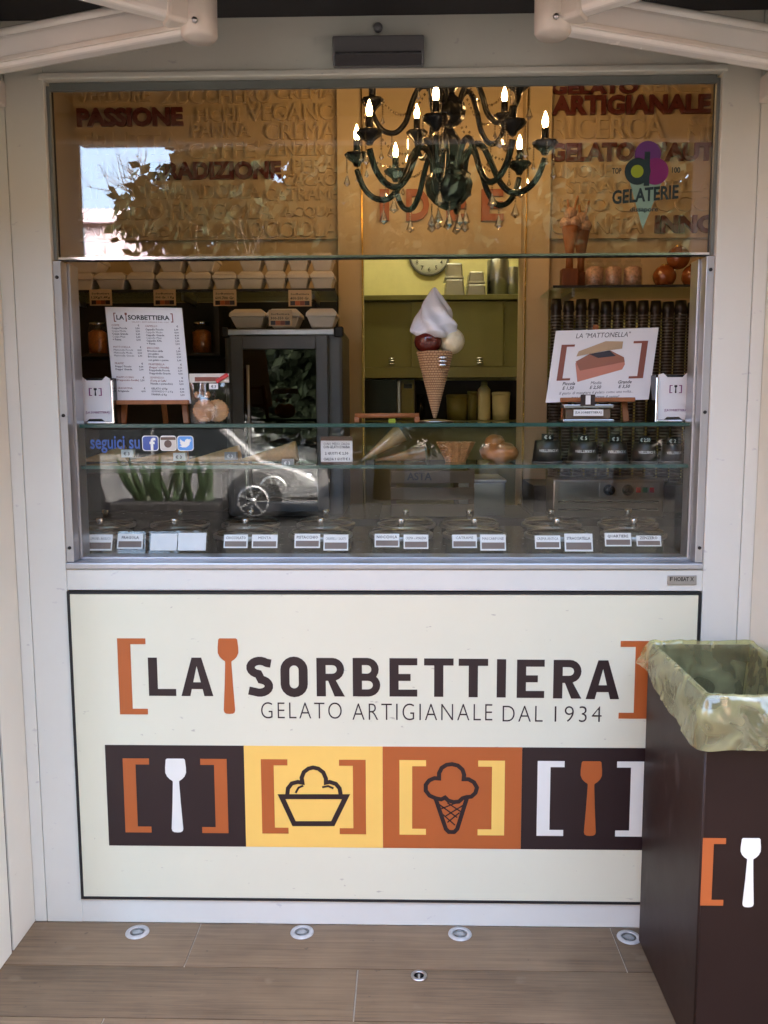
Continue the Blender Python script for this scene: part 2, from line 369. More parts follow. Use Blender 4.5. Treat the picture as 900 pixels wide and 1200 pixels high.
    def stroke(s, fr, pts, w, closed=False, h=0):
        n = len(pts); pts = [Vector(p) for p in pts]; L = []; R = []
        for i, p in enumerate(pts):
            a = pts[i-1] if (i or closed) else p; b = pts[(i+1) % n] if (i < n-1 or closed) else p
            d0 = (p-a).normalized() if (p-a).length else (b-p).normalized(); d1 = (b-p).normalized() if (b-p).length else d0
            n0 = Vector((-d0.y, d0.x)); n1 = Vector((-d1.y, d1.x)); m = (n0+n1)
            m = m.normalized() if m.length > 1e-6 else n0
            k = w/2/max(.5, m.dot(n0)); L.append(p+m*k); R.append(p-m*k)
        vs = [fr(q.x, q.y, h) for q in L]+[fr(q.x, q.y, h) for q in R]
        return s.add(vs, [(i, i+n, (i+1) % n+n, (i+1) % n) for i in range(n if closed else n-1)])
    def text(s, t, fr, x0, y0, w=None, hgt=None, size=None, bold=0.0, extr=0.0, h=.0006, align='L', res=3, shear=0.0, sp=1.0, maxw=None):
        vs, fs = text_geo(t, bold, extr, res, shear, sp)
        if not vs: return s
        xa, xb = min(v.x for v in vs), max(v.x for v in vs); ya, yb = min(v.y for v in vs), max(v.y for v in vs)
        if size: sx = sy = size; oy = 0
        else: sx = w/(xb-xa); sy = hgt/(yb-ya); oy = ya
        if maxw and (xb-xa)*sx > maxw: sx = maxw/(xb-xa)
        if align == 'C': x0 = x0-(xb-xa)*sx/2
        if align == 'R': x0 = x0-(xb-xa)*sx
        return s.add([fr(x0+(v.x-xa)*sx, y0+(v.y-oy)*sy, h+v.z) for v in vs], fs)
    def mesh(s, name):
        me = bpy.data.meshes.new(name); me.from_pydata(s.v, [], s.f); me.update()
        me.polygons.foreach_set('use_smooth', s.sm)
        return me
def tag(o, label=None, cat=None, group=None, kind=None):
    for k, v in (('label', label), ('category', cat), ('group', group), ('kind', kind)):
        if v: o[k] = v
    return o
def thing(name, label, cat, loc=(0, 0, 0), group=None, rotz=0):
    o = bpy.data.objects.new(name, None); COL.objects.link(o); o.location = loc; o.rotation_euler.z = rotz; o.empty_display_size = .05
    return tag(o, label, cat, group)
def part(name, b, m, parent=None, bev=0, world=True, kind=None, label=None, seg=2):
    me = b.mesh(name) if isinstance(b, B) else b
    me.materials.append(MT[m] if isinstance(m, str) else m) if not me.materials else None
    o = bpy.data.objects.new(name, me); COL.objects.link(o)
    if parent:
        o.parent = parent
        if world:                              # geometry given in world coordinates
            L = Vector(); q = parent
            while q: L = L+q.location; q = q.parent
            pl = sum_loc(parent); o.location = -pl
    if bev:
        md = o.modifiers.new('bevel', 'BEVEL'); md.width = bev; md.segments = seg; md.limit_method = 'ANGLE'; md.angle_limit = .6
        md.harden_normals = False
    if kind: o['kind'] = kind
    if label: o['label'] = label
    return o
def sum_loc(o):
    L = Vector((0, 0, 0))
    while o: L = L+o.location; o = o.parent
    return L
def single(name, b, m, label, cat, group=None, bev=0): return tag(part(name, b, m, bev=bev), label, cat, group)
def copy_tree(o, parent=None):
    c = o.copy(); COL.objects.link(c); c.parent = parent
    for ch in list(o.children): copy_tree(ch, c)
    return c

# logo shapes, in a unit frame -------------------------------------------------
def bracket(b, fr, x0, x1, y0, y1, left=True, tw=.45, th=.085, h=.0006):
    W = x1-x0; H = y1-y0; t = H*th; s_ = W*tw
    if left: pts = [(x0, y0), (x1, y0), (x1, y0+t), (x0+s_, y0+t), (x0+s_, y1-t), (x1, y1-t), (x1, y1), (x0, y1)]
    else: pts = [(x1, y0), (x1, y1), (x0, y1), (x0, y1-t), (x1-s_, y1-t), (x1-s_, y0+t), (x0, y0+t), (x0, y0)]
    b.poly(fr, pts, h)
def spoon(b, fr, cx, y0, y1, w, h=.0006):
    H = y1-y0
    half = [(.0, 0), (.16, .004), (.25, .02), (.28, .05), (.26, .14), (.20, .40), (.15, .68), (.16, .70), (.30, .725), (.42, .76), (.5, .81), (.5, .88), (.46, .985), (.40, 1.0), (0, 1.0)]
    pts = [(cx+a*w, y0+q*H) for a, q in half]+[(cx-a*w, y0+q*H) for a, q in reversed(half[1:-1])]
    b.poly(fr, pts, h)

# =================================================================== SETTING
XL, XR, ZB, ZT = -.955, .826, 1.083, 2.362       # window opening
XSL, XSR = -1.097, .962                           # return walls
ground = part('ground', B().box(-400, 400, -400, 300, -.3, -.03), 'asphalt'); ground['kind'] = 'structure'
fb = B().box(-4.2, 4.2, -1.8, .011, -.029, -.0035)
terrace = part('terrace_floor', fb, 'joint'); terrace['kind'] = 'structure'
seams = {0: (-.602, .60), 1: (-.128, 1.07), 2: (-.75, .45)}
g_ = .0034
for row in range(9):
    y1 = -.2*row; y0 = y1-.2
    sh = seams.get(row, (random.uniform(-1.1, -.1),))[0]
    xs = [sh+1.2*k for k in range(-4, 5)]
    xs = [-4.2]+[x for x in xs if -4.1 < x < 4.1]+[4.2]
    for a, c in zip(xs, xs[1:]):
        p = part('plank', B().box(a+g_/2, c-g_/2, y0+g_/2, y1-g_/2, -.02, 0), 'plank', terrace)
pk = part('kerb', B().box(-4.35, 4.35, -1.95, -1.8, -.1, 0), 'asphalt', terrace, bev=.01)

# =================================================================== KIOSK
kiosk = thing('gelato_kiosk', 'white aluminium gelato kiosk with a serving window and cream return walls', 'kiosk', (0, 0, 0))
for sx, a, c in ((-1, XSL, XL), (1, XR, XSR)):
    outer = .035
    if sx < 0: s0, s1, m0, m1 = a, a+outer, a+outer+.0018, c
    else: s0, s1, m0, m1 = c-outer, c, a, c-outer-.0018
    part('post_strip', B().box(s0, s1, .0, .05, 0, 2.62), 'alu', kiosk, bev=.002)
    part('post', B().box(m0, m1, .0, .05, 0, 2.62), 'alu', kiosk, bev=.002)
part('lintel', B().box(XL, XR, .004, .05, ZT+.028, 2.62), 'alu', kiosk)
part('head_moulding', B().box(XL-.012, XR+.012, -.006, .05, ZT+.010, ZT+.0275), 'alu', kiosk, bev=.004)
part('sill_rail', B().box(XL, XR, .001, .12, 1.0, ZB-.022), 'alu', kiosk, bev=.003)
part('sill', B().box(XL+.001, XR-.001, -.004, .12, ZB-.0215, ZB-.004), 'satin', kiosk, bev=.003)
part('base_rail', B().box(XL, XR, .001, .12, 0, .074), 'alu', kiosk, bev=.002)
for sx in (-1, 1):                                  # jamb lining with channels and bolts
    x = XL if sx < 0 else XR; q = -sx
    def J(a, c, y0, y1, nm, m, z0=ZB-.003, z1=ZT+.005):
        return part(nm, B().box(min(x+q*a, x+q*c), max(x+q*a, x+q*c), y0, y1, z0, z1), m, kiosk, bev=.0015)
    zsp = P(450, 301, .02).z
    jl = J(.0005, .022, .006, .05, 'jamb_channel', 'satin', z1=zsp-.006)
    J(.0005, .028, .054, .115, 'jamb_channel', 'satin', z1=zsp-.006);  J(.0005, .006, .0505, .0535, 'jamb_groove', 'rubber')
    bx = (62, 71, 79) if sx < 0 else (835.5, 828, 821)
    for py, pxx in zip((325, 487, 642) if sx < 0 else (316, 483, 642), bx):
        z = P(pxx, py, .006).z; xx = x+q*.011
        part('bolt', B().cyl((xx, .0065, z), (xx, .003, z), .0048, n=10), 'rubber', jl)
# return walls
for sx, x in ((-1, XSL), (1, XSR)):
    a, c = (x-.12, x) if sx < 0 else (x, x+.12)
    wl = part('return_wall', B().box(a, c, -.14, .0, 0.002, 2.512), 'cream_wall', kiosk)
    part('return_gasket', B().box(a+.004, c-.004, -.152, -.1405, 0.002, 2.511), 'rubber', kiosk)
    part('return_wall', B().box(a, c, -.58, -.1525, 0.002, 2.512), 'cream_wall', kiosk)
for X0, X1 in ((-6.5, XSL-.0005), (XSR+.0005, 6.5)):
    part('side_cladding', B().box(X0, X1, .012, .050, 0, 2.515), 'cream_wall', kiosk)
# envelope of the room behind
IX0, IX1, IY1, KY1 = -1.55, 1.6, 1.56, 2.62
part('side_wall', B().box(IX0-.1, IX0, .1005, KY1+.1, 0, 3.05), 'inner', kiosk)
part('side_wall', B().box(IX1, IX1+.1, .1005, KY1+.1, 0, 3.05), 'inner', kiosk)
part('front_wall', B().box(IX0-.1, XL-.07, .051, .10, 0, 3.05), 'alu', kiosk)
part('front_wall', B().box(XR+.07, IX1+.1, .051, .10, 0, 3.05), 'alu', kiosk)
part('front_wall', B().box(XL-.069, XR+.069, .051, .10, ZT+.05, 3.05), 'alu', kiosk)
part('kitchen_back_wall', B().box(IX0, IX1, KY1, KY1+.1, 0, 3.05), 'kwall', kiosk)
part('roof', B().box(IX0-.25, IX1+.25, -.02, KY1+.2, 3.0505, 3.2), 'dark', kiosk)
part('room_floor', B().box(IX0, IX1, .181, KY1, -.02, 0), 'stone', kiosk)
zo = P(500, 303, 1.5).z + .02
cx0, cx1, cx2, cx3 = P(397, 400, 1.45).x, P(425, 400, 1.45).x, P(612, 400, 1.45).x, P(642, 400, 1.45).x
part('back_wall', B().box(IX0, cx0-.001, 1.5, IY1, 1.0, 3.05), 'inner', kiosk)
part('back_wall', B().box(cx3+.001, IX1, 1.5, IY1, 1.9, 3.05), 'inner', kiosk)
part('back_header', B().box(cx1+.001, cx2-.001, 1.53, IY1+.06, zo, 3.05), 'inner', kiosk)
for a, c in ((cx0, cx1), (cx2, cx3)):
    part('pilaster', B().box(a, c, 1.44, IY1+.06, .0, 3.05), 'inner', kiosk, bev=.003)
for px in (424, 617.5):
    x = P(px, 200, 1.44).x
    part('trim_strip', B().box(x-.0025, x+.0025, 1.432, 1.4395, 1.0, 3.05), 'gold', kiosk)
# canopy above the front, widened out of view to block side skylight
cn = part('canopy', B().hexa([(-6.5, -.85, 2.515), (6.5, -.85, 2.515), (6.5, .0, 2.52), (-6.5, .0, 2.52)],
                         [(-6.5, -.85, 2.60), (6.5, -.85, 2.60), (6.5, .0, 2.62), (-6.5, .0, 2.62)]), 'canopy', kiosk)
# sensor box above the window
x0, x1, z0, z1 = RC(390, 43, 497, 77, -.02)
sb = thing('door_air_unit', 'slim grey box with a black slot mounted above the window', 'sensor', ((x0+x1)/2, 0, z0))
pr = [(-.002, z1), (-.036, z1-.002), (-.042, z0+.022), (-.022, z0), (-.002, z0)]
part('housing', B().prism([(x0, y, z) for y, z in pr], (x1-x0, 0, 0)), 'grey', sb, bev=.004)
part('slot', B().prism([(x0+.006, y, z) for y, z in ((-.0425, z0+.0205), (-.0232, z0-.0008), (-.0205, z0-.0008), (-.040, z0+.0205))], (x1-x0-.012, 0, 0)), 'blackgloss', sb)
part('trim', B().box(x0+.008, x1-.008, -.0455, -.041, z0+.022, z0+.0255), 'chrome', sb)
c = P(443, 33, -.0); single('round_button', B().lathe([(.012, 0), (.012, .006), (.008, .010), (0, .011)], (c.x, -.0005, c.z), 16, (0, -1, 0)), 'grey', 'small round grey button above the slim grey box', 'button')
# maker's plate on the sill rail
x0, x1, z0, z1 = RC(782, 674, 816, 685, 0)
bp = thing('maker_plate', 'small embossed metal plate at the right end of the sill rail', 'plate', (x0, 0, z0))
part('plate', B().box(x0, x1, -.003, .0006, z0, z1), 'steel', bp, bev=.001)
part('lettering', B().text('HOBAT', wall(-.003), x0+.018, z0+.010, w=.040, hgt=.012, bold=.02).text('F', wall(-.003), x0+.006, z0+.010, w=.008, hgt=.012, bold=.02).text('X', wall(-.003), x1-.018, z0+.010, w=.010, hgt=.012, bold=.02), 'ink', bp)

# =================================================================== PRINTED COUNTER PANEL
px0, px1, pz0, pz1 = -.955, .823, .0745, .9975
pan = thing('counter_front_panel', 'cream laminate panel with orange brackets and dark shop lettering below the window', 'panel', (-.07, 0, pz0))
part('board', B().box(px0+.008, px1-.008, -.002, .06, pz0+.008, pz1-.008), 'cream_panel', pan)
gb = B(); gb.box(px0, px0+.0075, -.0035, .05, pz0, pz1); gb.box(px1-.0075, px1, -.0035, .05, pz0, pz1)
gb.box(px0+.0076, px1-.0076, -.0035, .05, pz0, pz0+.0075); gb.box(px0+.0076, px1-.0076, -.0035, .05, pz1-.006, pz1)
part('edge_gasket', gb, 'rubber', pan)
F0 = wall(-.002)
def pw(pts, Y=-.002): return [(P(x, y, Y).x, P(x, y, Y).z) for x, y in pts]
def wrect(x0, y0, x1, y1): return RC(x0, y0, x1, y1, -.002)
x0, x1, z0, z1 = wrect(139, 748, 172, 837); b = B(); bracket(b, F0, x0, x1, z0, z1, True, .46, .075); part('logo_bracket', b, 'rust', pan)
x0, x1, z0, z1 = wrect(726, 751, 758, 842); b = B(); bracket(b, F0, x0, x1+.002, z0, z1, False, .46, .075); part('logo_bracket', b, 'rust', pan)
x0, x1, z0, z1 = wrect(256, 748, 280, 836.5); b = B(); spoon(b, F0, (x0+x1)/2, z0, z1, x1-x0); part('logo_spoon', b, 'rust', pan)
def arc(cx, cy, rx, ry, a0, a1, n=10): return [(cx+rx*math.cos(math.radians(a0+(a1-a0)*k/n)), cy+ry*math.sin(math.radians(a0+(a1-a0)*k/n))) for k in range(n+1)]
def logo_letter(c, x0, x1, z0, z1):
    b = B(); W = x1-x0; H = z1-z0; v = .232*H; hz = .182*H; k = v*.46
    q = lambda pts, h=0: b.poly(F0, [(x0+x, z0+y) for x, y in pts], h)
    st = lambda pts, w_, cl=False, h=.0008: b.stroke(F0, [(x0+x, z0+y) for x, y in pts], w_, cl, h)
    if c == 'L': q([(0, 0), (W, 0), (W, hz), (v, hz), (v, H), (0, H)])
    elif c == 'I': q([(0, 0), (W, 0), (W, H), (0, H)])
    elif c == 'T': q([(W/2-v/2, 0), (W/2+v/2, 0), (W/2+v/2, H-hz), (W, H-hz), (W, H), (0, H), (0, H-hz), (W/2-v/2, H-hz)])
    elif c == 'E': q([(0, 0), (W, 0), (W, hz), (v, hz), (v, H*.41), (W*.76, H*.41), (W*.76, H*.59), (v, H*.59), (v, H-hz), (W, H-hz), (W, H), (0, H)])
    elif c == 'A':
        q([(0, 0), (v*.98, 0), (W*.5, H*.78), (W-v*.98, 0), (W, 0), (W*.5+v*.53, H), (W*.5-v*.53, H)]); q([(W*.25, H*.185), (W*.75, H*.185), (W*.68, H*.36), (W*.32, H*.36)], .0003)
    elif c == 'O':
        r = W/2-v/2; st(arc(W/2, H-v*.45-r, r, r, 0, 180)+arc(W/2, v*.45+r, r, r, 180, 360), v*.94, True)
    elif c == 'S':
        w_ = v*.88; st([(W*.06, H*.155)]+arc(W*.48, w_/2+H*.165, W*.36, H*.165, 225, 360+80, 12)[1:]+arc(W*.50, H-w_/2-H*.165, W*.36, H*.165, 260, 45, 12)+[(W*.93, H*.83)], w_)
    elif c in 'BR':
        q([(0, 0), (v, 0), (v, H), (0, H)])
        if c == 'R':
            rr = H*.205; st([(v*.5, H-hz/2)]+arc(W-rr-v*.46, H-hz/2-rr, rr, rr, 90, -90)+[(v*.5, H-hz/2-2*rr)], v*.80); q([(W*.40, H*.42), (W*.68, H*.42), (W, 0), (W-v*1.12, 0)], .0004)
        else:
            r1 = (H*.5-hz/2)/2; st([(v*.5, H-hz/2)]+arc(W-r1-v*.56, H-hz/2-r1, r1, r1, 90, -90)+[(v*.5, H*.5)], v*.80); st([(v*.5, H*.5+.001)]+arc(W-r1-v*.42, hz/2+r1, r1*1.02, r1, 90, -90)+[(v*.5, hz/2)], v*.80, False, .0009)
    return b
for c_, a_, e_, y0_, y1_ in (('L', 174, 206, 770.6, 815.4), ('A', 212, 249.5, 770.6, 815.6), ('S', 289.6, 319.8, 769.5, 816.4), ('O', 328.4, 361, 769.6, 816.6), ('R', 371, 404, 771, 816), ('B', 413.4, 445.6, 771, 816), ('E', 456.4, 489, 771.3, 816.2),
                             ('T', 496.9, 531.4, 771.6, 816.5), ('T', 537.4, 571.9, 772, 817), ('I', 582.2, 592.9, 772.5, 817.3), ('E', 605.7, 638, 773, 817.8), ('R', 648.4, 681.8, 773.3, 818.5), ('A', 686.8, 726.2, 773.8, 819.3)):
    part('logo_letter', logo_letter(c_, *wrect(a_, y0_, e_, y1_)), 'brownblack', pan)
for w_, a_, e_, y0_, y1_ in (('GELATO', 306, 400.5, 823, 842), ('ARTIGIANALE', 413, 577, 824.5, 844), ('DAL', 589, 636, 827, 845.5), ('1934', 650, 705, 827.5, 846)):
    x0, x1, z0, z1 = wrect(a_, y0_, e_, y1_); part('tagline_word', B().text(w_, F0, x0, z0, x1-x0, z1-z0, bold=-.014, res=6, sp=1.2), 'brownblack', pan)
T0 = -.002
tiles = [(125, 287, 'brownblack'), (287, 448.5, 'yellow'), (448.5, 611, 'rust'), (611, 771, 'brownblack')]
XT = [P(x, 933, T0).x for x in (125.5, 287, 448.5, 611, 772)]; zt0, zt1 = P(400, 993, T0).z, P(400, 874.5, T0).z
for k in range(4):
    tl = part('icon_tile', B().rect(F0, XT[k]+(.0003 if k else 0), XT[k+1], zt0, zt1, 0, .0008), tiles[k][2], pan,
              label=['dark brown tile with white spoon', 'yellow tile with gelato cup outline', 'orange tile with ice cream cone outline', 'dark brown tile with orange spoon'][k])
    cx = (XT[k]+XT[k+1])/2; H = zt1-zt0; W = XT[1]-XT[0]
    by0, by1 = zt0+H*.135, zt1-H*.13
    bc = ['rust', 'rust', 'yellow', 'pwhite'][k]
    for lf in (True, False):
        b = B(); xa = cx-W*.375 if lf else cx+W*.185; bracket(b, F0, xa, xa+W*.19, by0, by1, lf, .48, .08, .0009); part('bracket', b, bc, tl)
    b = B()
    if k in (0, 3):
        spoon(b, F0, cx+W*.005, by0+.001, by1, W*.15, .0009); part('spoon', b, ['pwhite', 0, 0, 'rust'][k], tl)
    elif k == 1:
        Q = lambda p: pw([(70+x/2.25, 680+y/2.25) for x, y in p])
        b.stroke(F0, Q([(585, 570), (755, 570), (720, 641), (618, 641)]), .0150, True, .0016)
        cl = [(600, 566), (602, 548), (612, 535), (628, 531), (640, 533), (638, 520), (644, 505), (656, 496), (668, 493), (682, 496), (695, 506), (702, 522), (702, 533), (712, 531), (728, 536), (738, 548), (741, 566)]
        b.stroke(F0, Q(cl), .012, False, .0018); b.stroke(F0, Q([(585, 570), (755, 570)]), .0125, False, .0017)
        b.stroke(F0, Q([(622, 560), (630, 546), (642, 541)]), .006, False, .0018); b.stroke(F0, Q([(692, 545), (708, 542), (722, 548)]), .006, False, .0018)
        part('cup_outline', b, 'brownblack', tl)
    else:
        Q = lambda p: pw([(430+x/2.25, 680+y/2.25) for x, y in p])
        b.stroke(F0, Q([(181, 575), (208, 655), (216, 663), (230, 663), (238, 655), (264, 572)]), .012, False, .0016)
        cl = [(181, 574), (165, 567), (155, 554), (155, 539), (164, 527), (178, 521), (190, 522), (190, 508), (197, 494), (210, 486), (224, 484), (240, 488), (252, 499), (256, 512), (255, 524), (268, 524), (282, 532), (290, 546), (286, 560), (275, 570), (262, 571), (252, 574), (242, 583), (228, 584), (214, 580), (206, 572), (196, 577)]
        b.stroke(F0, Q(cl), .012, True, .0018)
        for p in (((190, 590), (238, 625)), ((198, 615), (232, 645)), ((212, 586), (248, 610)), ((258, 590), (206, 622)), ((244, 612), (212, 638)), ((236, 586), (196, 602))):
            b.stroke(F0, Q(p), .004, False, .0015)
        part('cone_outline', b, 'brownblack', tl)

# =================================================================== FLOOR STUDS
for i, (px, py) in enumerate(((161, 1092), (354, 1092), (539, 1094), (737, 1098))):
    c = Pz(px, py, .002); nth = ['leftmost', 'second from left of the four', 'third from left of the four', 'rightmost'][i]
    t = thing('floor_spotlight', ['round steel floor light nearest the left return wall', 'round steel floor light under the yellow cup tile', 'round steel floor light under the orange cone tile', 'round steel floor light half beside the brown bin'][i], 'floor light', (c.x, c.y, 0), 'recessed lights along the counter foot')
    part('ring', B().lathe([(.034, .0004), (.033, .003), (.024, .0042), (.021, .0036), (.0205, .0018)], n=28, cap=False), 'stud', t, world=False)
    part('lens', B().lathe([(.0204, .001), (.0204, .0036), (.015, .0046), (0, .005)], n=24), 'clear', t, world=False)
    part('cup', B().lathe([(.0203, .0005), (.010, .0006), (0, .0006)], n=24), 'stud', t, world=False)
c = Pz(491, 1143, .002)
t = thing('floor_socket', 'small round steel socket set into the plank floor', 'floor socket', (c.x, c.y, 0))
part('rim', B().lathe([(.022, .0004), (.0215, .003), (.014, .0035), (.0135, .0012)], n=24, cap=False), 'steel', t, world=False)
part('hole', B().lathe([(.0134, .0008), (0, .0009)], n=24), 'blackgloss', t, world=False)
part('key', B().box(-.003, .003, -.012, .004, .001, .0045), 'steel', t, world=False, bev=.001)

# =================================================================== RAISED SASH WINDOW
zs = P(450, 301, .02).z
sash = thing('sash_window', 'raised glass sash above the serving hatch with a gelaterie sticker', 'window', (-.065, .03, zs))
YS = .028
part('pane', B().box(XL+.006, XR-.006, YS, YS+.006, zs+.004, ZT-.008), 'sashglass', sash)
sf = B(); sf.box(XL+.001, XL+.010, YS-.012, YS-.0005, zs-.002, ZT); sf.box(XR-.010, XR-.001, YS-.012, YS-.0005, zs-.002, ZT); sf.box(XL+.0101, XR-.0101, YS-.012, YS-.0005, ZT-.012, ZT+.008)
part('side_gasket', sf, 'gasket', sash)
part('bottom_rail', B().box(XL+.012, XR-.012, YS-.008, YS+.012, zs-.004, zs+.0035), 'blackgloss', sash)
part('bottom_trim', B().box(XL+.012, XR-.012, YS-.0095, YS-.0082, zs-.001, zs+.005), 'chrome', sash)
# sticker printed on the pane
ST = Fr((0, YS-.0004, 0))
def sp(px, py): p = P(px, py, YS); return p.x, p.z
def circ(cx, cz, r, n=28): return [(cx+r*math.cos(2*PI*k/n), cz+r*math.sin(2*PI*k/n)) for k in range(n)]
k_ = 2.39/1005
st = part('sticker', B().poly(ST, [sp(738, 214), sp(776, 212), sp(753, 269)], 0, .0003), 'aqua', sash)
def stk(nm, pts, m, h): part(nm, B().poly(ST, pts, h, .0002), m, st)
stk('purple_scoop', circ(*sp(759, 181), 14.5*k_), 'purple', .0004)
stk('magenta_scoop', circ(*sp(768, 201), 14.5*k_), 'magenta', .0007)
stk('letter_ring', circ(*sp(747, 201), 14.5*k_), 'teal', .0010)
stk('letter_eye', circ(*sp(746.5, 201), 7*k_), 'lime', .0013)
x, z = sp(757, 178); x2, z2 = sp(760.5, 218); stk('letter_stem', [(x-.004, z2), (x2, z2), (x2, z), (x-.004, z)], 'teal', .0016)
a = sp(717, 240); e_ = sp(795, 233); c = sp(717, 223)
frt = Fr((a[0], YS-.0004, a[1]), Vector((e_[0]-a[0], 0, e_[1]-a[1])).normalized())
part('sticker_word', B().text('GELATERIE', frt, 0, 0, e_[0]-a[0], (c[1]-a[1])*.98, bold=.03, h=.0018), 'teal', st)
for s_, xa, xb, ya, yb in (('TOP', 717, 728, 197, 204), ('100', 787, 797, 196, 203)):
    a = sp(xa, yb); e_ = sp(xb, ya); part('sticker_word', B().text(s_, ST, a[0], a[1], e_[0]-a[0], e_[1]-a[1], bold=.03, h=.0018), 'teal', st)
a = sp(738, 250); e_ = sp(771, 242.5); part('sticker_word', B().text('dissapore', ST, a[0], a[1], e_[0]-a[0], e_[1]-a[1], bold=.02, h=.0018), 'teal', st)

# =================================================================== DISPLAY CASE (glass front and two shelves)
ZA, ZSB = 1.466, 1.349
case = thing('display_case', 'glass display case under the hatch with two green edged glass shelves', 'display case', (-.065, .1, ZB))
CX0, CX1 = XL+.030, XR-.030
part('front_glass', B().box(CX0, CX1, .058, .064, ZB+.004, ZA-.014), 'glass', case)
for zz, y1 in ((ZA, .36), (ZSB, .32)):
    part('shelf', B().box(CX0+.001, CX1-.001, .068, y1, zz-.010, zz), 'shelfglass', case)
    part('shelf_edge', B().box(CX0+.001, CX1-.001, .0655, .0678, zz-.0102, zz+.0002), mat('green_glass_edge', (.02, .07, .055), .2), case)
part('deck', B().box(CX0-.025, CX1+.025, .122, .78, 1.0, ZB-.004), 'stone', case)
part('front_track', B().box(CX0-.001, CX1+.001, .050, .12, ZB-.0035, ZB+.0035), 'satin', case, bev=.001)
# decals on the front glass
YD = .0575
D = wall(YD)
def dr(x0, y0, x1, y1): return RC(x0, y0, x1, y1, YD)
x0, x1, z0, z1 = dr(106, 511, 164, 531)
part('decal_lettering', B().text('seguici su', D, x0, z0, x1-x0, z1-z0, bold=.015), 'blue', case)
def rsq(x0, x1, z0, z1, r=.18):
    w_ = (x1-x0)*r; o = []
    for cx, cz, a0 in ((x1-w_, z1-w_, 0), (x0+w_, z1-w_, 90), (x0+w_, z0+w_, 180), (x1-w_, z0+w_, 270)):
        for k in range(5): t = math.radians(a0+k*22.5); o.append((cx+w_*math.cos(t), cz+w_*math.sin(t)))
    return o
for nm, xa, m in (('f', 167, 'fbblue'), ('cam', 188, 'tan'), ('bird', 208, 'sky')):
    x0, x1, z0, z1 = dr(xa, 511, xa+18.5, 528)
    bgm = part('social_badge', B().poly(D, rsq(x0-.001, x1+.001, z0-.001, z1+.001), 0, .0003), 'pwhite', case)
    part('badge_face', B().poly(D, rsq(x0+.001, x1-.001, z0+.001, z1-.001), .0004, .0003), m, bgm)
    W = x1-x0; b = B()
    if nm == 'f': b.text('f', D, x0+W*.45, z0+.0012, W*.38, W*.78, bold=.035, h=.001)
    elif nm == 'bird':
        q = [(.12, .3), (.3, .22), (.55, .22), (.75, .38), (.8, .6), (.9, .68), (.8, .70), (.86, .8), (.74, .76), (.62, .8), (.5, .72), (.48, .6), (.34, .64), (.18, .78), (.16, .62), (.22, .5), (.14, .52), (.22, .4), (.3, .36)]
        b.poly(D, [(x0+a*W, z0+c*W*.92) for a, c in q], .0008, .0002)
    else: b.poly(D, circ(x0+W*.48, z0+W*.42, W*.24), .0008, .0002)
    part('badge_mark', b, 'brownc' if nm == 'cam' else 'pwhite', bgm)
    if nm == 'cam':
        part('badge_stripe', B().rect(D, x0+.001, x1-.001, z1-.011, z1-.003, .0008, .0002), 'brownc', bgm)

# =================================================================== AWNING ARMS
aw = thing('folding_awning', 'ivory folding awning arms with rounded elbows above the window', 'awning', (0, 0, 2.3))
def arm(el, sh_, fo):
    el, sh_, fo = Vector(el), Vector(sh_), Vector(fo)
    d = (el-sh_); upv = Vector((0, 0, 1))
    up = part('upper_arm', B().bar(sh_, el+d.normalized()*.02, .045, .072, upv), 'armw', aw, bev=.012, seg=3)
    sd = d.cross(upv).normalized()
    if sd.y > 0: sd = -sd
    o = sd*.0245+Vector((0, 0, -.022)); part('arm_groove', B().bar(sh_+o, el+o, .006, .012, upv), 'armt', up, bev=.002)
    o = Vector((0, 0, .041)); part('arm_bead', B().tube([sh_+o+sd*.012, el+o+sd*.012], .012, 10), 'armw', up)
    d2 = (fo-el)
    fa = part('forearm', B().bar(el-d2.normalized()*.01+Vector((0, -.0, .012)), fo+Vector((0, 0, .012)), .041, .067, upv), 'armw', aw, bev=.011, seg=3)
    kn = B(); kn.lathe([(.0, -.052), (.034, -.05), (.040, -.042), (.041, .040), (.036, .054), (.0, .056)], el+Vector((0, 0, .004)), 18)
    ej = part('elbow_joint', kn, 'armt', aw)
    for zz in (-.022, .026): part('bolt', B().cyl(el+Vector((0, -.040, zz)), el+Vector((0, -.046, zz)), .007, .006, 6), 'steel', ej)
    cp = B(); dd = d2.normalized(); cp.bar(el+dd*.02+Vector((0, 0, .012)), el+dd*.075+Vector((0, 0, .012)), .052, .082, upv)
    part('elbow_cap', cp, 'armt', aw, bev=.010, seg=3)
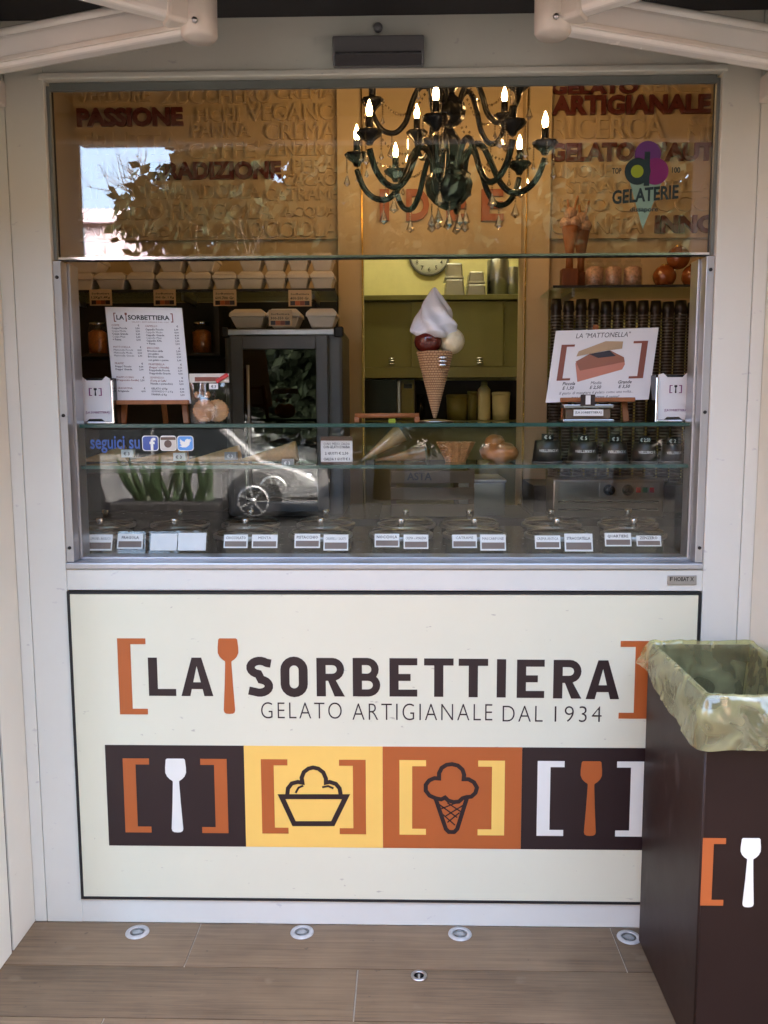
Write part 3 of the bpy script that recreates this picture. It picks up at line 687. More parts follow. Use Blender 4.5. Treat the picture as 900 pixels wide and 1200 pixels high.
# retracted: upper arm along the wall, forearm folded back in front of it
eL = P(233, 21, -.36); sL = P(-150, 93, -.16); sL = eL+(sL-eL)*((XSL+.024-eL.x)/(sL.x-eL.x)); dL = P(118, -9, -.46)
fL = eL+(dL-eL)*1.7; fL.x = max(fL.x, XSL+.05)
arm(eL, sL, fL)
eR = P(648, 17, -.36); sR = P(1060, 87, -.16); sR = eR+(sR-eR)*((XSR-.024-eR.x)/(sR.x-eR.x)); dR = P(742, -13, -.46)
fR = eR+(dR-eR)*1.7; fR.x = min(fR.x, XSR-.05)
arm(eR, sR, fR)
zf = max(fL.z, fR.z)+.035; yf = min(fL.y, fR.y)
part('front_bar', B().box(XSL+.005, XSR-.005, min(fL.y, fR.y)-.06, min(fL.y, fR.y)+.0, zf-.03, zf+.05), 'armw', aw, bev=.01)
part('rolled_fabric', B().hexa([(XSL+.006, yf-.058, zf+.051), (XSR-.006, yf-.058, zf+.051), (XSR-.006, yf-.002, zf+.051), (XSL+.006, yf-.002, zf+.051)], [(XSL+.006, yf-.03, 2.505), (XSR-.006, yf-.03, 2.505), (XSR-.006, yf+.02, 2.505), (XSL+.006, yf+.02, 2.505)]), 'canopy', aw)  # added sheet closing the gap under the canopy so no sky strip reflects
part('shoulder_bracket', B().box(sL.x-.02, sL.x+.02, sL.y-.025, -.002, sL.z-.030, sL.z+.035), 'armt', aw, bev=.006)
part('shoulder_bracket', B().box(sR.x-.02, sR.x+.02, sR.y-.025, -.002, sR.z-.030, sR.z+.035), 'armt', aw, bev=.006)

# =================================================================== BIN WITH LINER
bx0, bx1, by0, by1, bz = .664, .940, -.520, -.066, .868
bn = thing('litter_bin', 'tall dark brown metal bin lined with a yellow plastic bag', 'bin', ((bx0+bx1)/2, (by0+by1)/2, 0))
t_ = .004
bb = B()
for (a0, a1, c0, c1) in ((bx0, bx1, by0, by0+t_), (bx0, bx1, by1-t_, by1), (bx0, bx0+t_, by0+t_, by1-t_), (bx1-t_, bx1, by0+t_, by1-t_)):
    bb.box(a0, a1, c0, c1, .006, bz)
bb.box(bx0+t_, bx1-t_, by0+t_, by1-t_, .006, .02)
part('shell', bb, 'bin', bn)
part('corner_fold', B().tube([(bx0+.002, by0+.002, .006), (bx0+.002, by0+.002, bz)], .0035, 8), 'bin', bn)
# liner: perimeter x profile
def liner():
    r = .012; pts = []
    cs = [(bx1-r, by1-r, 0), (bx0+r, by1-r, 90), (bx0+r, by0+r, 180), (bx1-r, by0+r, 270)]
    raw = []
    for cx, cy, a0 in cs:
        for k in range(5):
            t = math.radians(a0+22.5*k); raw.append(Vector((cx+r*math.cos(t), cy+r*math.sin(t))))
    raw.append(raw[0]); out = []; L = 0
    for a, c in zip(raw, raw[1:]):
        n = max(1, int((c-a).length/.0065))
        for k in range(n): out.append(a+(c-a)*(k/n))
    cen = Vector(((bx0+bx1)/2, (by0+by1)/2)); n = len(out); rows = []
    prof = [('in', d) for d in (.42, .36, .30, .25, .20, .16, .125, .10, .075, .055, .035, .018, .006)]+[('rim', k) for k in range(4)]+[('out', k/13) for k in range(1, 14)]
    vs = []; fs = []
    for j, (kd, d) in enumerate(prof):
        for i, p in enumerate(out):
            a = out[i-1]; c = out[(i+1) % n]; tg = (c-a).normalized(); nr = Vector((tg.y, -tg.x))
            if nr.dot(p-cen) < 0: nr = -nr
            s = i*.0065
            q3 = Vector((p.x*9, p.y*9, 0))
            dd = d if kd != 'rim' else 0
            f1 = noise.noise(Vector((s*13+dd*1.1, 2.3, dd*.8))); f2 = noise.noise(Vector((s*30-dd*1.6, 7.1, dd*1.2)))
            fold = (1-2.6*abs(f1))*.9+.5*(1-2.4*abs(f2))-.3
            front = (by1-p.y)/(by1-by0)
            right = (p.x-bx0)/(bx1-bx0)
            fold *= 1 if (front > .96 or front < .04) else .4
            hem = .055+.062*min(1, front*1.05)+.012*noise.noise(Vector((s*7, 1, 1)))-.020*(right if front > .95 else 0)
            if kd == 'in':
                off = -.014-.10*min(1, d)*.25+.016*fold*min(1, d*9)-.01*min(1, d*6); z = bz+.004-d+.004*fold
            elif kd == 'rim':
                th = PI*(d+.5)/4; off = -.004-.008*math.cos(th)+.002*fold; z = bz+.004+.007*math.sin(th)+.003*fold
            else:
                off = .005+.014*math.sin(min(1, d*1.6)*PI*.55)+.009*fold*(.35+d)+.004*abs(fold); z = bz+.002-hem*d+.003*fold*d
                off = max(off, .0025)
                diag = noise.noise(Vector((s*16+d*1.6, d*2.2, 5)))
                off += .005*abs(diag)*d
            vs.append((p.x+nr.x*off, p.y+nr.y*off, z))
    for j in range(len(prof)-1):
        for i in range(n): fs.append((j*n+i, j*n+(i+1) % n, (j+1)*n+(i+1) % n, (j+1)*n+i))
    return B().add(vs, fs, True)
lo = part('liner_bag', liner(), 'film', bn)
YB = by0-.0006; FB = wall(YB)
x0, x1, z0, z1 = RC(822, 982, 849, 1061, YB); b = B(); bracket(b, FB, x0, x1, z0, z1, True, .48, .085, .0004); part('bracket', b, 'rust', bn)
xs0, xs1, zz0, zz1 = RC(866.5, 982, 890, 1063, YB); b = B(); spoon(b, FB, (xs0+xs1)/2, zz0, zz1, xs1-xs0, .0004); part('spoon', b, 'pwhite', bn)
b = B(); W = x1-x0; xm = (xs0+xs1)/2; bracket(b, FB, 2*xm-x1, 2*xm-x0, z0, z1, False, .48, .085, .0004); part('bracket', b, 'rust', bn)

# =================================================================== RELIEF WALL PANELS
def relief(label, x0, x1, z0, z1, Y, words):
    t = thing('relief_wall_panel', label, 'wall panel', ((x0+x1)/2, Y, z0), 'relief word panels on the back wall')
    part('board', B().box(x0, x1, Y, Y+.02, z0, z1), 'relief', t)
    fr = wall(Y)
    for w_, a, y0, c, y1, red in words:
        X0, X1, Z0, Z1 = RC(a, y0, c, y1, Y)
        e = .008 if red else .006
        part('word', B().text(w_, fr, X0, Z0, X1-X0, Z1-Z0, bold=.045 if red else .012, extr=e, h=e*.8, res=3), 'relief_red' if red else 'relief', t, label='dark red raised word' if red else None)
YR = 1.475
lw_ = [('VERDURE', 92, 104, 176, 120, 0), ('ZUCCHERO', 190, 102, 318, 122, 0), ('CREMA', 325, 102, 392, 116, 0),
       ('PASSIONE', 91, 127, 215, 149, 1), ('FICHI', 231, 127, 281, 143, 0), ('VEGANO', 291, 122, 394, 142, 0),
       ('PANNA', 225, 145, 294, 161, 0), ('CREMA', 311, 144, 394, 164, 0),
       ('FRUTTA', 96, 155, 211, 182, 0), ('CAFFE\'', 220, 166, 304, 186, 0), ('ZENZERO', 312, 167, 394, 183, 0),
       ('MENTA', 92, 191, 174, 211, 0), ('TRADIZIONE', 177, 190, 330, 211, 1), ('PERA', 343, 186, 394, 203, 0), ('CACAO', 333, 204, 394, 218, 0),
       ('MANDORLA', 193, 216, 305, 233, 0), ('CATRAME', 311, 220, 397, 235, 0), ('LIMONE', 92, 216, 186, 234, 0),
       ('FRAGOLA', 200, 237, 321, 257, 0), ('ACQUA', 332, 242, 394, 256, 0), ('MELA', 208, 262, 270, 278, 0), ('NOCCIOLA', 274, 258, 396, 278, 0), ('BASILICO', 92, 240, 190, 258, 0), ('ANANAS', 96, 262, 200, 278, 0)]
x0, _, z0, _ = RC(89, 200, 100, 280, YR)
relief('cream relief board with dark red PASSIONE and TRADIZIONE, left of the chandelier', P(89, 200, YR).x, P(397, 200, YR).x-.004, P(240, 281, YR).z, 3.0, YR, lw_)
rw_ = [('GELATO', 645, 96, 747, 111, 1), ('SENZA', 752, 94, 836, 108, 0), ('ARTIGIANALE', 646, 112, 832, 135, 1), ('RICERCA', 648, 137, 778, 163, 0), ('SCELTA', 808, 135, 868, 148, 0), ('MIELE', 806, 150, 872, 166, 0),
       ('GELATO', 643, 168, 743, 190, 1), ('D\'AUTORE', 755, 167, 890, 189, 1), ('LIMONE', 648, 193, 716, 208, 0), ('STRACCIATELLA', 664, 211, 836, 226, 0), ('RISO', 657, 232, 712, 248, 0), ('COCCO', 720, 229, 836, 248, 0),
       ('GRANITA', 646, 254, 752, 274, 0), ('INNOVAZIONE', 767, 252, 960, 273, 1)]
relief('cream relief board with dark red ARTIGIANALE lettering, right of the chandelier', P(642.5, 200, YR).x+.004, IX1-.002, P(740, 279, YR).z, 3.0, YR, rw_)
t = thing('raised_letters', 'terracotta raised letters IDEE on the header behind the chandelier', 'lettering', (.15, 1.52, 2.3))
for s_, a, c in (('I', 445, 456), ('D', 476, 503), ('E', 523, 547), ('E', 564, 590)):
    X0, X1, Z0, Z1 = RC(a, 222, c, 259, 1.52)
    part('letter', B().text(s_, wall(1.52), X0, Z0, X1-X0, Z1-Z0, bold=.04, extr=.009, h=.0), 'letter_orange', t)
sq = thing('header_panels', 'cream square relief frames on the header behind the chandelier', 'wall panel', (.15, 1.53, 2.6))
for a, c, u_, v_ in ((445, 478, 133, 172), (490, 520, 133, 172), (535, 565, 133, 172), (575, 600, 133, 172), (445, 478, 180, 216), (566, 598, 180, 216)):
    X0, X1, Z0, Z1 = RC(a, u_, c, v_, 1.53); part('square', B().box(X0, X1, 1.524, 1.5298, Z0, Z1), 'inner', sq, bev=.002)

# =================================================================== CHANDELIER
CC = P(526, 182, .75); CC = Vector((CC.x, .75, CC.z))
ch = thing('chandelier', 'black two tier chandelier with candle bulbs and crystal drops', 'chandelier', CC)
Z = lambda py: P(526, py, .75).z-CC.z
body = B()
body.lathe([(.012, Z(246)), (.03, Z(243)), (.05, Z(238)), (.074, Z(228)), (.080, Z(216)), (.070, Z(205)), (.045, Z(199)), (.03, Z(195)), (.036, Z(185)), (.044, Z(174)), (.038, Z(163)), (.022, Z(154)), (.014, Z(149)), (.030, Z(147)),
            (.050, Z(140)), (.056, Z(130)), (.050, Z(121)), (.034, Z(116)), (.018, Z(110)), (.028, Z(104)), (.034, Z(96)), (.02, Z(86)), (.012, Z(76)), (.009, Z(20))], n=28,
           fn=lambda r, h, t, j: r*(1+.07*math.cos(8*t)) if r > .025 else r)
part('central_column', body, 'chand', ch, world=False)
cr = P(526, 182, .75)
part('ceiling_rod', B().cyl((0, 0, Z(25)), (0, 0, 3.05-CC.z), .006).lathe([(.05, 3.02-CC.z), (.055, 3.045-CC.z)], n=20), 'chand', ch, world=False)
def smooth_path(pts, n=6):
    out = []; m = len(pts)
    for i in range(m-1):
        p0, p1, p2, p3 = (Vector(pts[max(0, i-1)]), Vector(pts[i]), Vector(pts[i+1]), Vector(pts[min(m-1, i+2)]))
        for k in range(n):
            t = k/n; out.append(.5*((2*p1)+(-p0+p2)*t+(2*p0-5*p1+4*p2-p3)*t*t+(-p0+3*p1-3*p2+p3)*t**3))
    out.append(Vector(pts[-1])); return out
def drop(b, p, n=4, L=.034, r=.0085):
    p = Vector(p); L *= 1.2; r *= 1.35
    for k in range(n): b.octa(p-Vector((0, 0, .004+.008*k)), .0040, .0046)
    q = p-Vector((0, 0, .008*n+L*.62)); v = [q+Vector((0, 0, L*.62))]
    ring = [q+Vector((r*math.cos(PI/3*k), r*math.sin(PI/3*k)*.6, -L*.15)) for k in range(6)]
    b.add([v[0]]+ring+[q-Vector((0, 0, L*.38))], [(0, 1+k, 1+(k+1) % 6) for k in range(6)]+[(7, 1+(k+1) % 6, 1+k) for k in range(6)])
def garland(b, p, q, sag=.05, n=14):
    p, q = Vector(p), Vector(q)
    for k in range(n+1):
        t = k/n; c = p+(q-p)*t-Vector((0, 0, sag*4*t*(1-t))); b.octa(c, .0055 if k % 2 else .0035, .0058)
def make_arm(ang, R, z0, path, lit=True, sc=1.0):
    dx, dy = math.sin(ang), -math.cos(ang)
    def L(r, z): return Vector((dx*r, dy*r, z0+z))
    pts = smooth_path([L(r, z) for r, z in path])
    a = part('arm', B().tube(pts, [.0105*sc]*len(pts), 8), 'chand', ch, world=False)
    e = L(R, 0)
    part('drip_pan', B().lathe([(.010, -.018), (.016, -.006), (.034*sc, .008), (.044*sc, .020), (.042*sc, .024), (.030*sc, .016), (.013, .014), (.013, .02)], e, 20, fn=lambda r, h, t, j: r*(1+.06*math.cos(8*t)) if r > .03 else r), 'chand', a, world=False)
    part('candle', B().lathe([(.0125, .018), (.0125, .066), (.0115, .07)], e, 14), 'chand', a, world=False)
    part('bulb', B().lathe([(.006, .070), (.009, .078), (.011, .088), (.0095, .099), (.0055, .112), (.0014, .123), (0, .125)], e, 12), 'bulb' if lit else 'deadbulb', a, world=False)
    c = B()
    for k in range(3):
        t = ang+.7+2.1*k; drop(c, e+Vector((math.sin(t)*.04*sc, -math.cos(t)*.04*sc, .016)), 6 if k else 8, .038 if k == 0 else .026, .009 if k == 0 else .006)
    low = min(pts, key=lambda p: p.z); drop(c, low-Vector((0, 0, .008)), 3, .045, .012)
    garland(c, e+Vector((-dx*.04, -dy*.04, .016)), L(.06, .09), .075, 20)
    part('crystal_string', c, 'crystal', a, world=False)
low_path = [(.055, -.06), (.062, -.01), (.085, .028), (.115, .025), (.145, -.03), (.175, -.095), (.215, -.135), (.265, -.13), (.305, -.09), (.328, -.03)]
RL = .328
for k in range(8):
    make_arm(math.radians(-10+45*k), RL, .0, low_path, lit=(k != 1))
zu = Z(120)-.015
up_path = [(.04, -.02), (.05, .03), (.075, .065), (.105, .06), (.13, .01), (.15, -.05), (.185, -.085), (.225, -.08), (.252, -.05), (.265, -.018)]
for k, d in enumerate((272, 204, 128, 56, 344)):
    make_arm(math.radians(d), .265, zu-(.03 if d in (204,) else 0), up_path, lit=(k != 0), sc=.92)
cc = B()
for k in range(10):
    t = 2*PI*k/10; drop(cc, (math.sin(t)*.062, math.cos(t)*.062, Z(240)), 3+k % 3, .042, .012)
cc.ball((0, 0, Z(262)), .014, 10, 8); garland(cc, (0, 0, Z(246)), (0, 0, Z(258)), 0, 4)
part('crystal_drop', cc, 'crystal', ch, world=False)

# =================================================================== THINGS ON THE UPPER GLASS SHELF
def quadframe(tl, tr, br, bl, Yb, Yt):
    TL, TR, BR, BL = P(*tl, Yt), P(*tr, Yt), P(*br, Yb), P(*bl, Yb)
    ex = ((BR-BL)+(TR-TL))/2; ey = ((TL-BL)+(TR-BR))/2; o = (TL+TR+BR+BL)/4-ex/2-ey/2
    f = Fr(o, ex, ey); f.n = ex.cross(ey).normalized(); return f, ex.length, ey.length
class UFr:                                  # unit-square frame -> metric helper so that text keeps its aspect
    def __init__(s, f, w, h): s.f = f; s.n = f.n; s.w = w; s.h = h
    def __call__(s, x, y, h=0): return s.f.o+s.f.ex*(x/s.w)+s.f.ey*(y/s.h)+s.n*h
def board(b, f, t=.004):
    b.prism([f(0, 0), f(1, 0), f(1, 1), f(0, 1)], f.n*-t)
# --- price board on an easel, left
f, bw, bh = quadframe((123, 358.5), (213, 362), (223.5, 471.5), (134, 472.5), .17, .20); U = UFr(f, bw, bh)
pb = thing('price_board', 'white price list board propped on the small wooden easel at left', 'menu board', (f.o.x+bw/2, .18, ZA+.03))
b = B(); board(b, f); part('card', b, 'paper', pb)
b = B(); s = bw/90.0                                      # metres per photo pixel
b.text('LA', U, bw*.135, bh*.868, bw*.10, bh*.05, bold=.03); b.text('SORBETTIERA', U, bw*.285, bh*.868, bw*.545, bh*.05, bold=.03)
rows = [('COPPE', .80), ('Coppa Piccola', .770), ('Coppa Media', .740), ('Coppa Grande', .710), ('Coppa Maxi', .680), ('+ Panna', .650), ('MATTONELLA', .572), ('Mattonella Piccola', .542), ('Mattonella Media', .512), ('Mattonella Grande', .482), ('FRAPPE\'', .400), ('Frappe\' Piccolo', .368), ('Frappe\' Grande', .338), ('FRAPPUCCINO', .255), ('(Frappuccino freddo)', .225), ('GRANATINA', .140), ('Artigianale', .110)]
rows2 = [('CAPPELLO', .795), ('Cappello Piccolo', .760), ('Cappello Medio', .730), ('Cappello Grande', .700), ('Cappello Maxi', .672), ('Cappello XXL', .642), ('+ Panna', .612), ('BRIOCHES', .565), ('Brioches calda', .535), ('con gelato', .505), ('Brioches calda', .475), ('con gelato e panna', .440), ('FRAPPEBELLA', .395), ('(Frappe\' e Nutella)', .362), ('Frappebella Piccola', .332), ('Frappebella Grande', .300), ('SEMIFREDDI', .255), ('(Torta al Caffe\'', .222), ('Nutella o pistacchio)', .192), ('GELATO al Kg', .140), ('SEMIFREDDO al Kg', .110), ('PANNA al Kg', .078)]
part('title', b, 'ink', pb); r_ = B()
for L, xa, xp in ((rows, .06, .425), (rows2, .50, .93)):
    b = B(); pc_ = B(); hd = B()
    for w_, y in L:
        big = w_.isupper()
        (hd if (big or w_[0] == '(') else b).text(w_, U, bw*xa, bh*y, size=bh*.028, bold=.008 if big else .02, res=1, maxw=bw*.30)
        pc_.text('€' if big else random.choice(('2,00', '2,50', '3,00', '3,50', '4,00')), U, bw*xp, bh*y, size=bh*.026, bold=.02, res=1, align='R')
    part('item_column', b, 'ink', pb, kind='stuff'); part('price_column', pc_, 'ink', pb, kind='stuff'); part('heading_column', hd, 'redink', pb, kind='stuff')
r_.text('GELATO ARTIGIANALE DAL 1934', U, bw*.33, bh*.84, bw*.48, bh*.012, res=1)
for lf, xa in ((True, .10), (False, .845)): bracket(r_, U, bw*xa, bw*(xa+.03), bh*.845, bh*.94, lf, .4, .1)
spoon(r_, U, bw*.262, bh*.848, bh*.942, bw*.03)
part('red_lettering', r_, 'redink', pb)
def easel(label, xa, xb, ytop, Y, m, extra):
    X0, X1, Z0, Z1 = RC(xa, ytop, xb, 497, Y); Z0 = ZA+.0005
    e = thing('table_easel', label, 'easel', ((X0+X1)/2, Y, ZA))
    zl = Z1-.008
    part('ledge', B().box(X0-.004, X1+.004, Y-.035, Y-.008, zl, zl+.013), m, e, bev=.002)
    W = X1-X0
    part('leg', B().bar((X0+.012, Y+.002, Z0), (X0+.024, Y+.018, Z1+extra*.55), .017, .011, (0, 1, 0)), m, e, bev=.002)
    part('leg', B().bar((X1-.012, Y+.002, Z0), (X1-.030, Y+.018, Z1+extra*.55), .017, .011, (0, 1, 0)), m, e, bev=.002)
    part('leg', B().bar(((X0+X1)/2, Y+.12, Z0), ((X0+X1)/2+.004, Y+.036, Z1+extra), .015, .011, (0, 1, 0)), m, e, bev=.002)
    part('crossbar', B().box(X0+.02, X1-.02, Y+.030, Y+.040, Z1+extra*.5-.01, Z1+extra*.5), m, e)
    return e
easel('small wooden easel holding the white price list board', 139, 223, 471, .195, 'wood', .17)
easel('small wooden easel holding the brick sandwich board', 656, 739, 468, .215, 'wood', .22)
# --- sandwich board, right
f, bw, bh = quadframe((652, 389), (771.5, 382.5), (760.5, 469.5), (639, 470.5), .19, .22); U = UFr(f, bw, bh)
mb = thing('sandwich_board', 'white board advertising LA MATTONELLA gelato brick on the right easel', 'menu board', (f.o.x+bw/2, .2, ZA+.03))
b = B(); board(b, f); part('card', b, 'paper', mb)
b = B(); b.text('LA "MATTONELLA"', U, bw*.205, bh*.885, bw*.53, bh*.07, bold=.03, shear=.12)
for w_, x, y in (('Piccola', .20, .235), ('E 1,50', .20, .172), ('Media', .465, .235), ('E 2,50', .465, .172), ('Grande', .745, .235), ('E 3,50', .745, .172)):
    b.text(w_, U, bw*x, bh*y, size=bh*.062, bold=.02, align='C', shear=.2, res=2)
b.text('Il gusto di mangiare il gelato come una volta...', U, bw*.48, bh*.105, size=bh*.055, bold=.01, align='C', shear=.2, res=1, maxw=bw*.78)
b.text('...quando si incontrava il corso!', U, bw*.46, bh*.04, size=bh*.055, bold=.01, align='C', shear=.2, res=1, maxw=bw*.64)
part('lettering', b, 'ink', mb)
b = B(); bracket(b, U, bw*.075, bw*.205, bh*.30, bh*.80, True, .42, .06); part('bracket', b, 'redink', mb)
b = B(); bracket(b, U, bw*.775, bw*.915, bh*.30, bh*.82, False, .42, .06); part('bracket', b, 'redink', mb)
def bpoly(nm, pts, m, h): part(nm, B().poly(U, [(bw*x, bh*y) for x, y in pts], h, .0003), m, mb)
bpoly('picture_brick', [(.235, .54), (.28, .275), (.70, .43), (.72, .50), (.71, .56)], mat('picture_pink', (.5, .19, .12), .5), .0007)
bpoly('picture_top', [(.235, .56), (.29, .43), (.715, .535), (.70, .60), (.56, .70), (.36, .66)], mat('picture_biscuit', (.28, .1, .05), .5), .0011)
bpoly('picture_shade', [(.36, .655), (.45, .60), (.62, .62), (.55, .70)], 'brownblack', .0015)
bpoly('picture_lid', [(.235, .63), (.25, .70), (.50, .83), (.67, .82), (.67, .72), (.52, .70)], mat('picture_wafer', (.42, .29, .16), .5), .0018)
# --- napkin dispensers
def napkins(label, xa, xb, ya, yb, Y, lean):
    X0, X1, Z0, Z1 = RC(xa, ya, xb, yb, Y); Z0 = ZA+.0008; W = X1-X0; H = Z1-Z0; x = lambda u, v: X0+W*u+lean*(v)*-1
    t = thing('napkin_dispenser', label, 'napkin holder', ((X0+X1)/2, Y+.04, ZA), 'napkin dispensers on the glass shelf')
    def fr(u, v, y): return (X0+W*u-lean*v, y, Z0+H*v)
    bk = B(); bk.hexa([fr(0, 0, Y), fr(1, 0, Y), fr(1, 0, Y+.09), fr(0, 0, Y+.09)], [fr(0, .95, Y+.012), fr(1, .95, Y+.012), fr(1, .95, Y+.08), fr(0, .95, Y+.08)])
    part('case', bk, 'blackgloss', t)
    npk = [(.07, .04), (.24, .05), (.32, .10), (.66, .10), (.74, .05), (.94, .04), (.93, .93), (.82, .985), (.72, .90), (.30, .90), (.18, .985), (.05, .95)]
    part('napkin', B().prism([fr(u, v, Y-.004+.012*v) for u, v in npk], (0, .003, 0)), 'white', t)
    c = B(); c.bar(fr(.02, .0, Y-.006), fr(.02, .9, Y+.006), .007, .008, (0, 1, 0)); c.bar(fr(.98, .0, Y-.006), fr(.98, .9, Y+.006), .007, .008, (0, 1, 0))
    c.box(X0+W*.03, X1-W*.03, Y-.010, Y-.0045, Z0, Z0+.006)
    part('chrome_frame', c, 'chrome', t, bev=.002)
    q = B(); F = Fr(fr(0, 0, Y-.0045), (W, 0, 0), Vector(fr(0, 1, Y-.0045+.012))-Vector(fr(0, 0, Y-.0045))); F.n = Vector((0, -1, 0))
    bracket(q, F, .36, .44, .58, .74, True, .35, .1); part('bracket_print', q, 'magenta', t); q = B(); bracket(q, F, .62, .70, .58, .74, False, .35, .1); part('bracket_print', q, 'magenta', t); q = B()
    q.text('[LA SORBETTIERA]', F, .25, .20, .62, .06, bold=.01, res=1); part('red_print', q, 'magenta', t)
    q = B(); spoon(q, F, .53, .58, .74, .08); part('spoon_print', q, 'ink', t)
napkins('chrome napkin dispenser beside the white price list board', 90, 134, 440, 497, .135, .006)
napkins('chrome napkin dispenser at the right end of the glass shelf', 768, 811, 436, 494, .135, -.004)
# --- bag of wafers
X0, X1, Z0, Z1 = RC(224, 438, 270, 497, .16); Z0 = ZA+.001
t = thing('wafer_bag', 'clear bag of round wafers with a red bow and price tag', 'wafer bag', ((X0+X1)/2, .17, ZA))
W = X1-X0
for k, (u, y, m) in enumerate(((.33, .160, 'wafer'), (.62, .176, 'waferpale'))):
    b = B(); n = 40; cx = X0+W*u; cz = Z0+.036
    b.lathe([(.0, -.003), (.030, -.003), (.034, 0), (.030, .004), (0, .004)], (cx, y, cz), n, (0, 1, 0), fn=lambda r, h, tt, j: r*(1+.035*math.cos(20*tt)))
    for a in range(-4, 5):
        q = a*.0068; l = math.sqrt(max(0, .030**2-q*q)); b.box(cx-l, cx+l, y-.0048, y-.003, cz+q-.0012, cz+q+.0012)
    part('wafer', b, m, t)
for k in range(4): part('chocolate_wafer', B().ball((X0+W*(.14+.14*k), .165, Z0+.083), .010, 8, 6, (.8, 1, 1)), 'brownblack' if k % 2 else 'wafer', t)
b = B(); vs = []; n = 14
for j in range(n+1):
    for i in range(n+1):
        u, v = i/n, j/n; bul = math.sin(PI*u)*math.sin(PI*min(1, v*1.15)); vs.append((X0+W*u, .150-.004*bul+.003*noise.noise(Vector((u*6, v*6, 1)))-.006*(1-v)*math.sin(PI*u), Z0+(Z1-Z0)*.97*v))
b.add(vs, [(j*(n+1)+i, j*(n+1)+i+1, (j+1)*(n+1)+i+1, (j+1)*(n+1)+i) for j in range(n) for i in range(n)], True)
part('clear_film', b, glass('bag_film', (.95, .95, .95), .07, .12), t)
part('header_card', B().box(X0, X1, .146, .1475, Z1-.026, Z1), 'tan', t); part('header_print', B().box(X0+W*.14, X1-W*.25, .1450, .1457, Z1-.022, Z1-.010), 'redink', t)
part('bow', B().bar((X0+W*.68, .143, Z1-.024), (X0+W*.98, .143, Z1-.003), .012, .005, (0, 1, 0)), 'red', t, bev=.002)
tgx = X0+W*.5; part('price_tag', B().box(tgx, tgx+.026, .1425, .1433, Z1-.045, Z1-.029), 'white', t); part('price', B().text('€ 3', wall(.1425), tgx+.006, Z1-.041, .014, .008, bold=.02), 'ink', t)
# --- giant cone ornament
cb = P(509.5, 489, .26); cz = ZA
kx = 2.62/1005
cone = thing('cone_ornament', 'tall soft serve cone ornament with white swirl, chocolate and vanilla scoops', 'cone ornament', (cb.x, .26, cz))
part('base_plate', B().lathe([(.058, .0006), (.060, .003), (.050, .006), (.012, .009), (0, .009)], n=32), 'steel', cone, world=False)
H0, H1 = .012, P(508, 412, .26).z-cz; hh = H1-H0
pf = [(.004+(.056-.004)*(k/84)**.95, H0+hh*k/84) for k in range(85)]
def waffle(r, h, t, j):
    row = j//3; i = (t/(2*PI)*30+(.5 if row % 2 else 0)) % 1
    g = .945 if (j % 3 == 0 or i < .16) else 1.0
    return r*g
part('waffle_cone', B().lathe(pf, n=180, fn=waffle, smooth=False), 'conewafer', cone, world=False)
# groove colour shows between the blocks
part('cone_core', B().lathe([(r*.972, h) for r, h in pf[::6]], n=40), 'grout', cone, world=False)
zc = P(505, 400, .26).z-cz
ox = P(503, 400, .26).x-cb.x; part('chocolate_scoop', B().ball((ox-.004, -.022, zc-.002), .042, 24, 16, (1, .95, .9)), 'choc', cone, world=False)
part('vanilla_scoop', B().ball((P(529, 400, .26).x-cb.x, -.004, zc), .039, 24, 16, (1, 1, 1)), 'vanilla', cone, world=False)
b = B(); vs = []; fs = []; n = 80; m = 70; zb_, zt_ = P(508, 397, .26).z-cz, P(507, 337, .26).z-cz
for j in range(m+1):
    v = j/m; kn = [(0, .050), (.12, .064), (.25, .064), (.42, .053), (.58, .044), (.74, .030), (.88, .016), (.97, .007), (1, .0015)]
    for (va, ra), (vb, rb) in zip(kn, kn[1:]):
        if va <= v <= vb: R = ra+(rb-ra)*(v-va)/(vb-va)
    for i in range(n):
        a = 2*PI*i/n
        rr = R*(1+.15*math.cos(5*(a+v*2.0))*(1-.3*v)+.055*math.cos(2*PI*v*3.6+a)*(1-v)+.03*noise.noise(Vector((math.cos(a)*1.5, math.sin(a)*1.5, v*4))))
        vs.append((rr*math.cos(a)-.002, rr*math.sin(a)-.006, zb_+(zt_-zb_)*v))
for j in range(m):
    for i in range(n): fs.append((j*n+i, j*n+(i+1) % n, (j+1)*n+(i+1) % n, (j+1)*n+i))
fs.append(tuple(range(n-1, -1, -1))); b.add(vs, fs, True); part('cream_swirl', b, 'cream', cone, world=False)
c = B(); xo = P(519, 423, .2).x-cb.x; zo2 = P(519, 423, .2).z-cz
for k in (-1, 0, 1): c.ball((xo, -.050, zo2+k*.011), .010, 10, 6, (1.5, .5, .42))
part('chrome_clip', c, 'chrome', cone, world=False)
# --- rolled bar, small box, chain tag on the shelf
X0, X1, Z0, Z1 = RC(416, 486, 491, 497, .2)
t = thing('wooden_tray', 'low wooden tray with a rounded rail standing beside the cone ornament', 'tray', ((X0+X1)/2, .2, ZA))
part('rail', B().tube([(X0, .2, ZA+.021), (X1, .2, ZA+.021)], .0075, 12), 'wood', t)
for x in (X0+.006, X1-.006): part('foot', B().box(x-.008, x+.008, .19, .28, ZA+.0005, ZA+.017), 'wood', t, bev=.003)
part('tag', B().box((X0+X1)/2+.005, (X0+X1)/2+.025, .188, .190, ZA+.0005, ZA+.012), 'lime', t)
X0, X1, Z0, Z1 = RC(660, 474, 718, 496, .13); Z0 = ZA+.0008
t = thing('gift_box', 'clear lidded box with a white shop label in front of the right easel', 'box', ((X0+X1)/2, .15, ZA))
W = X1-X0
part('body', B().box(X0+.004, X1-.004, .125, .175, Z0, Z1-.004), 'clear', t, bev=.003)
part('contents', B().box(X0+.008, X1-.008, .130, .17, Z0+.004, Z1-.012), 'brownc', t)
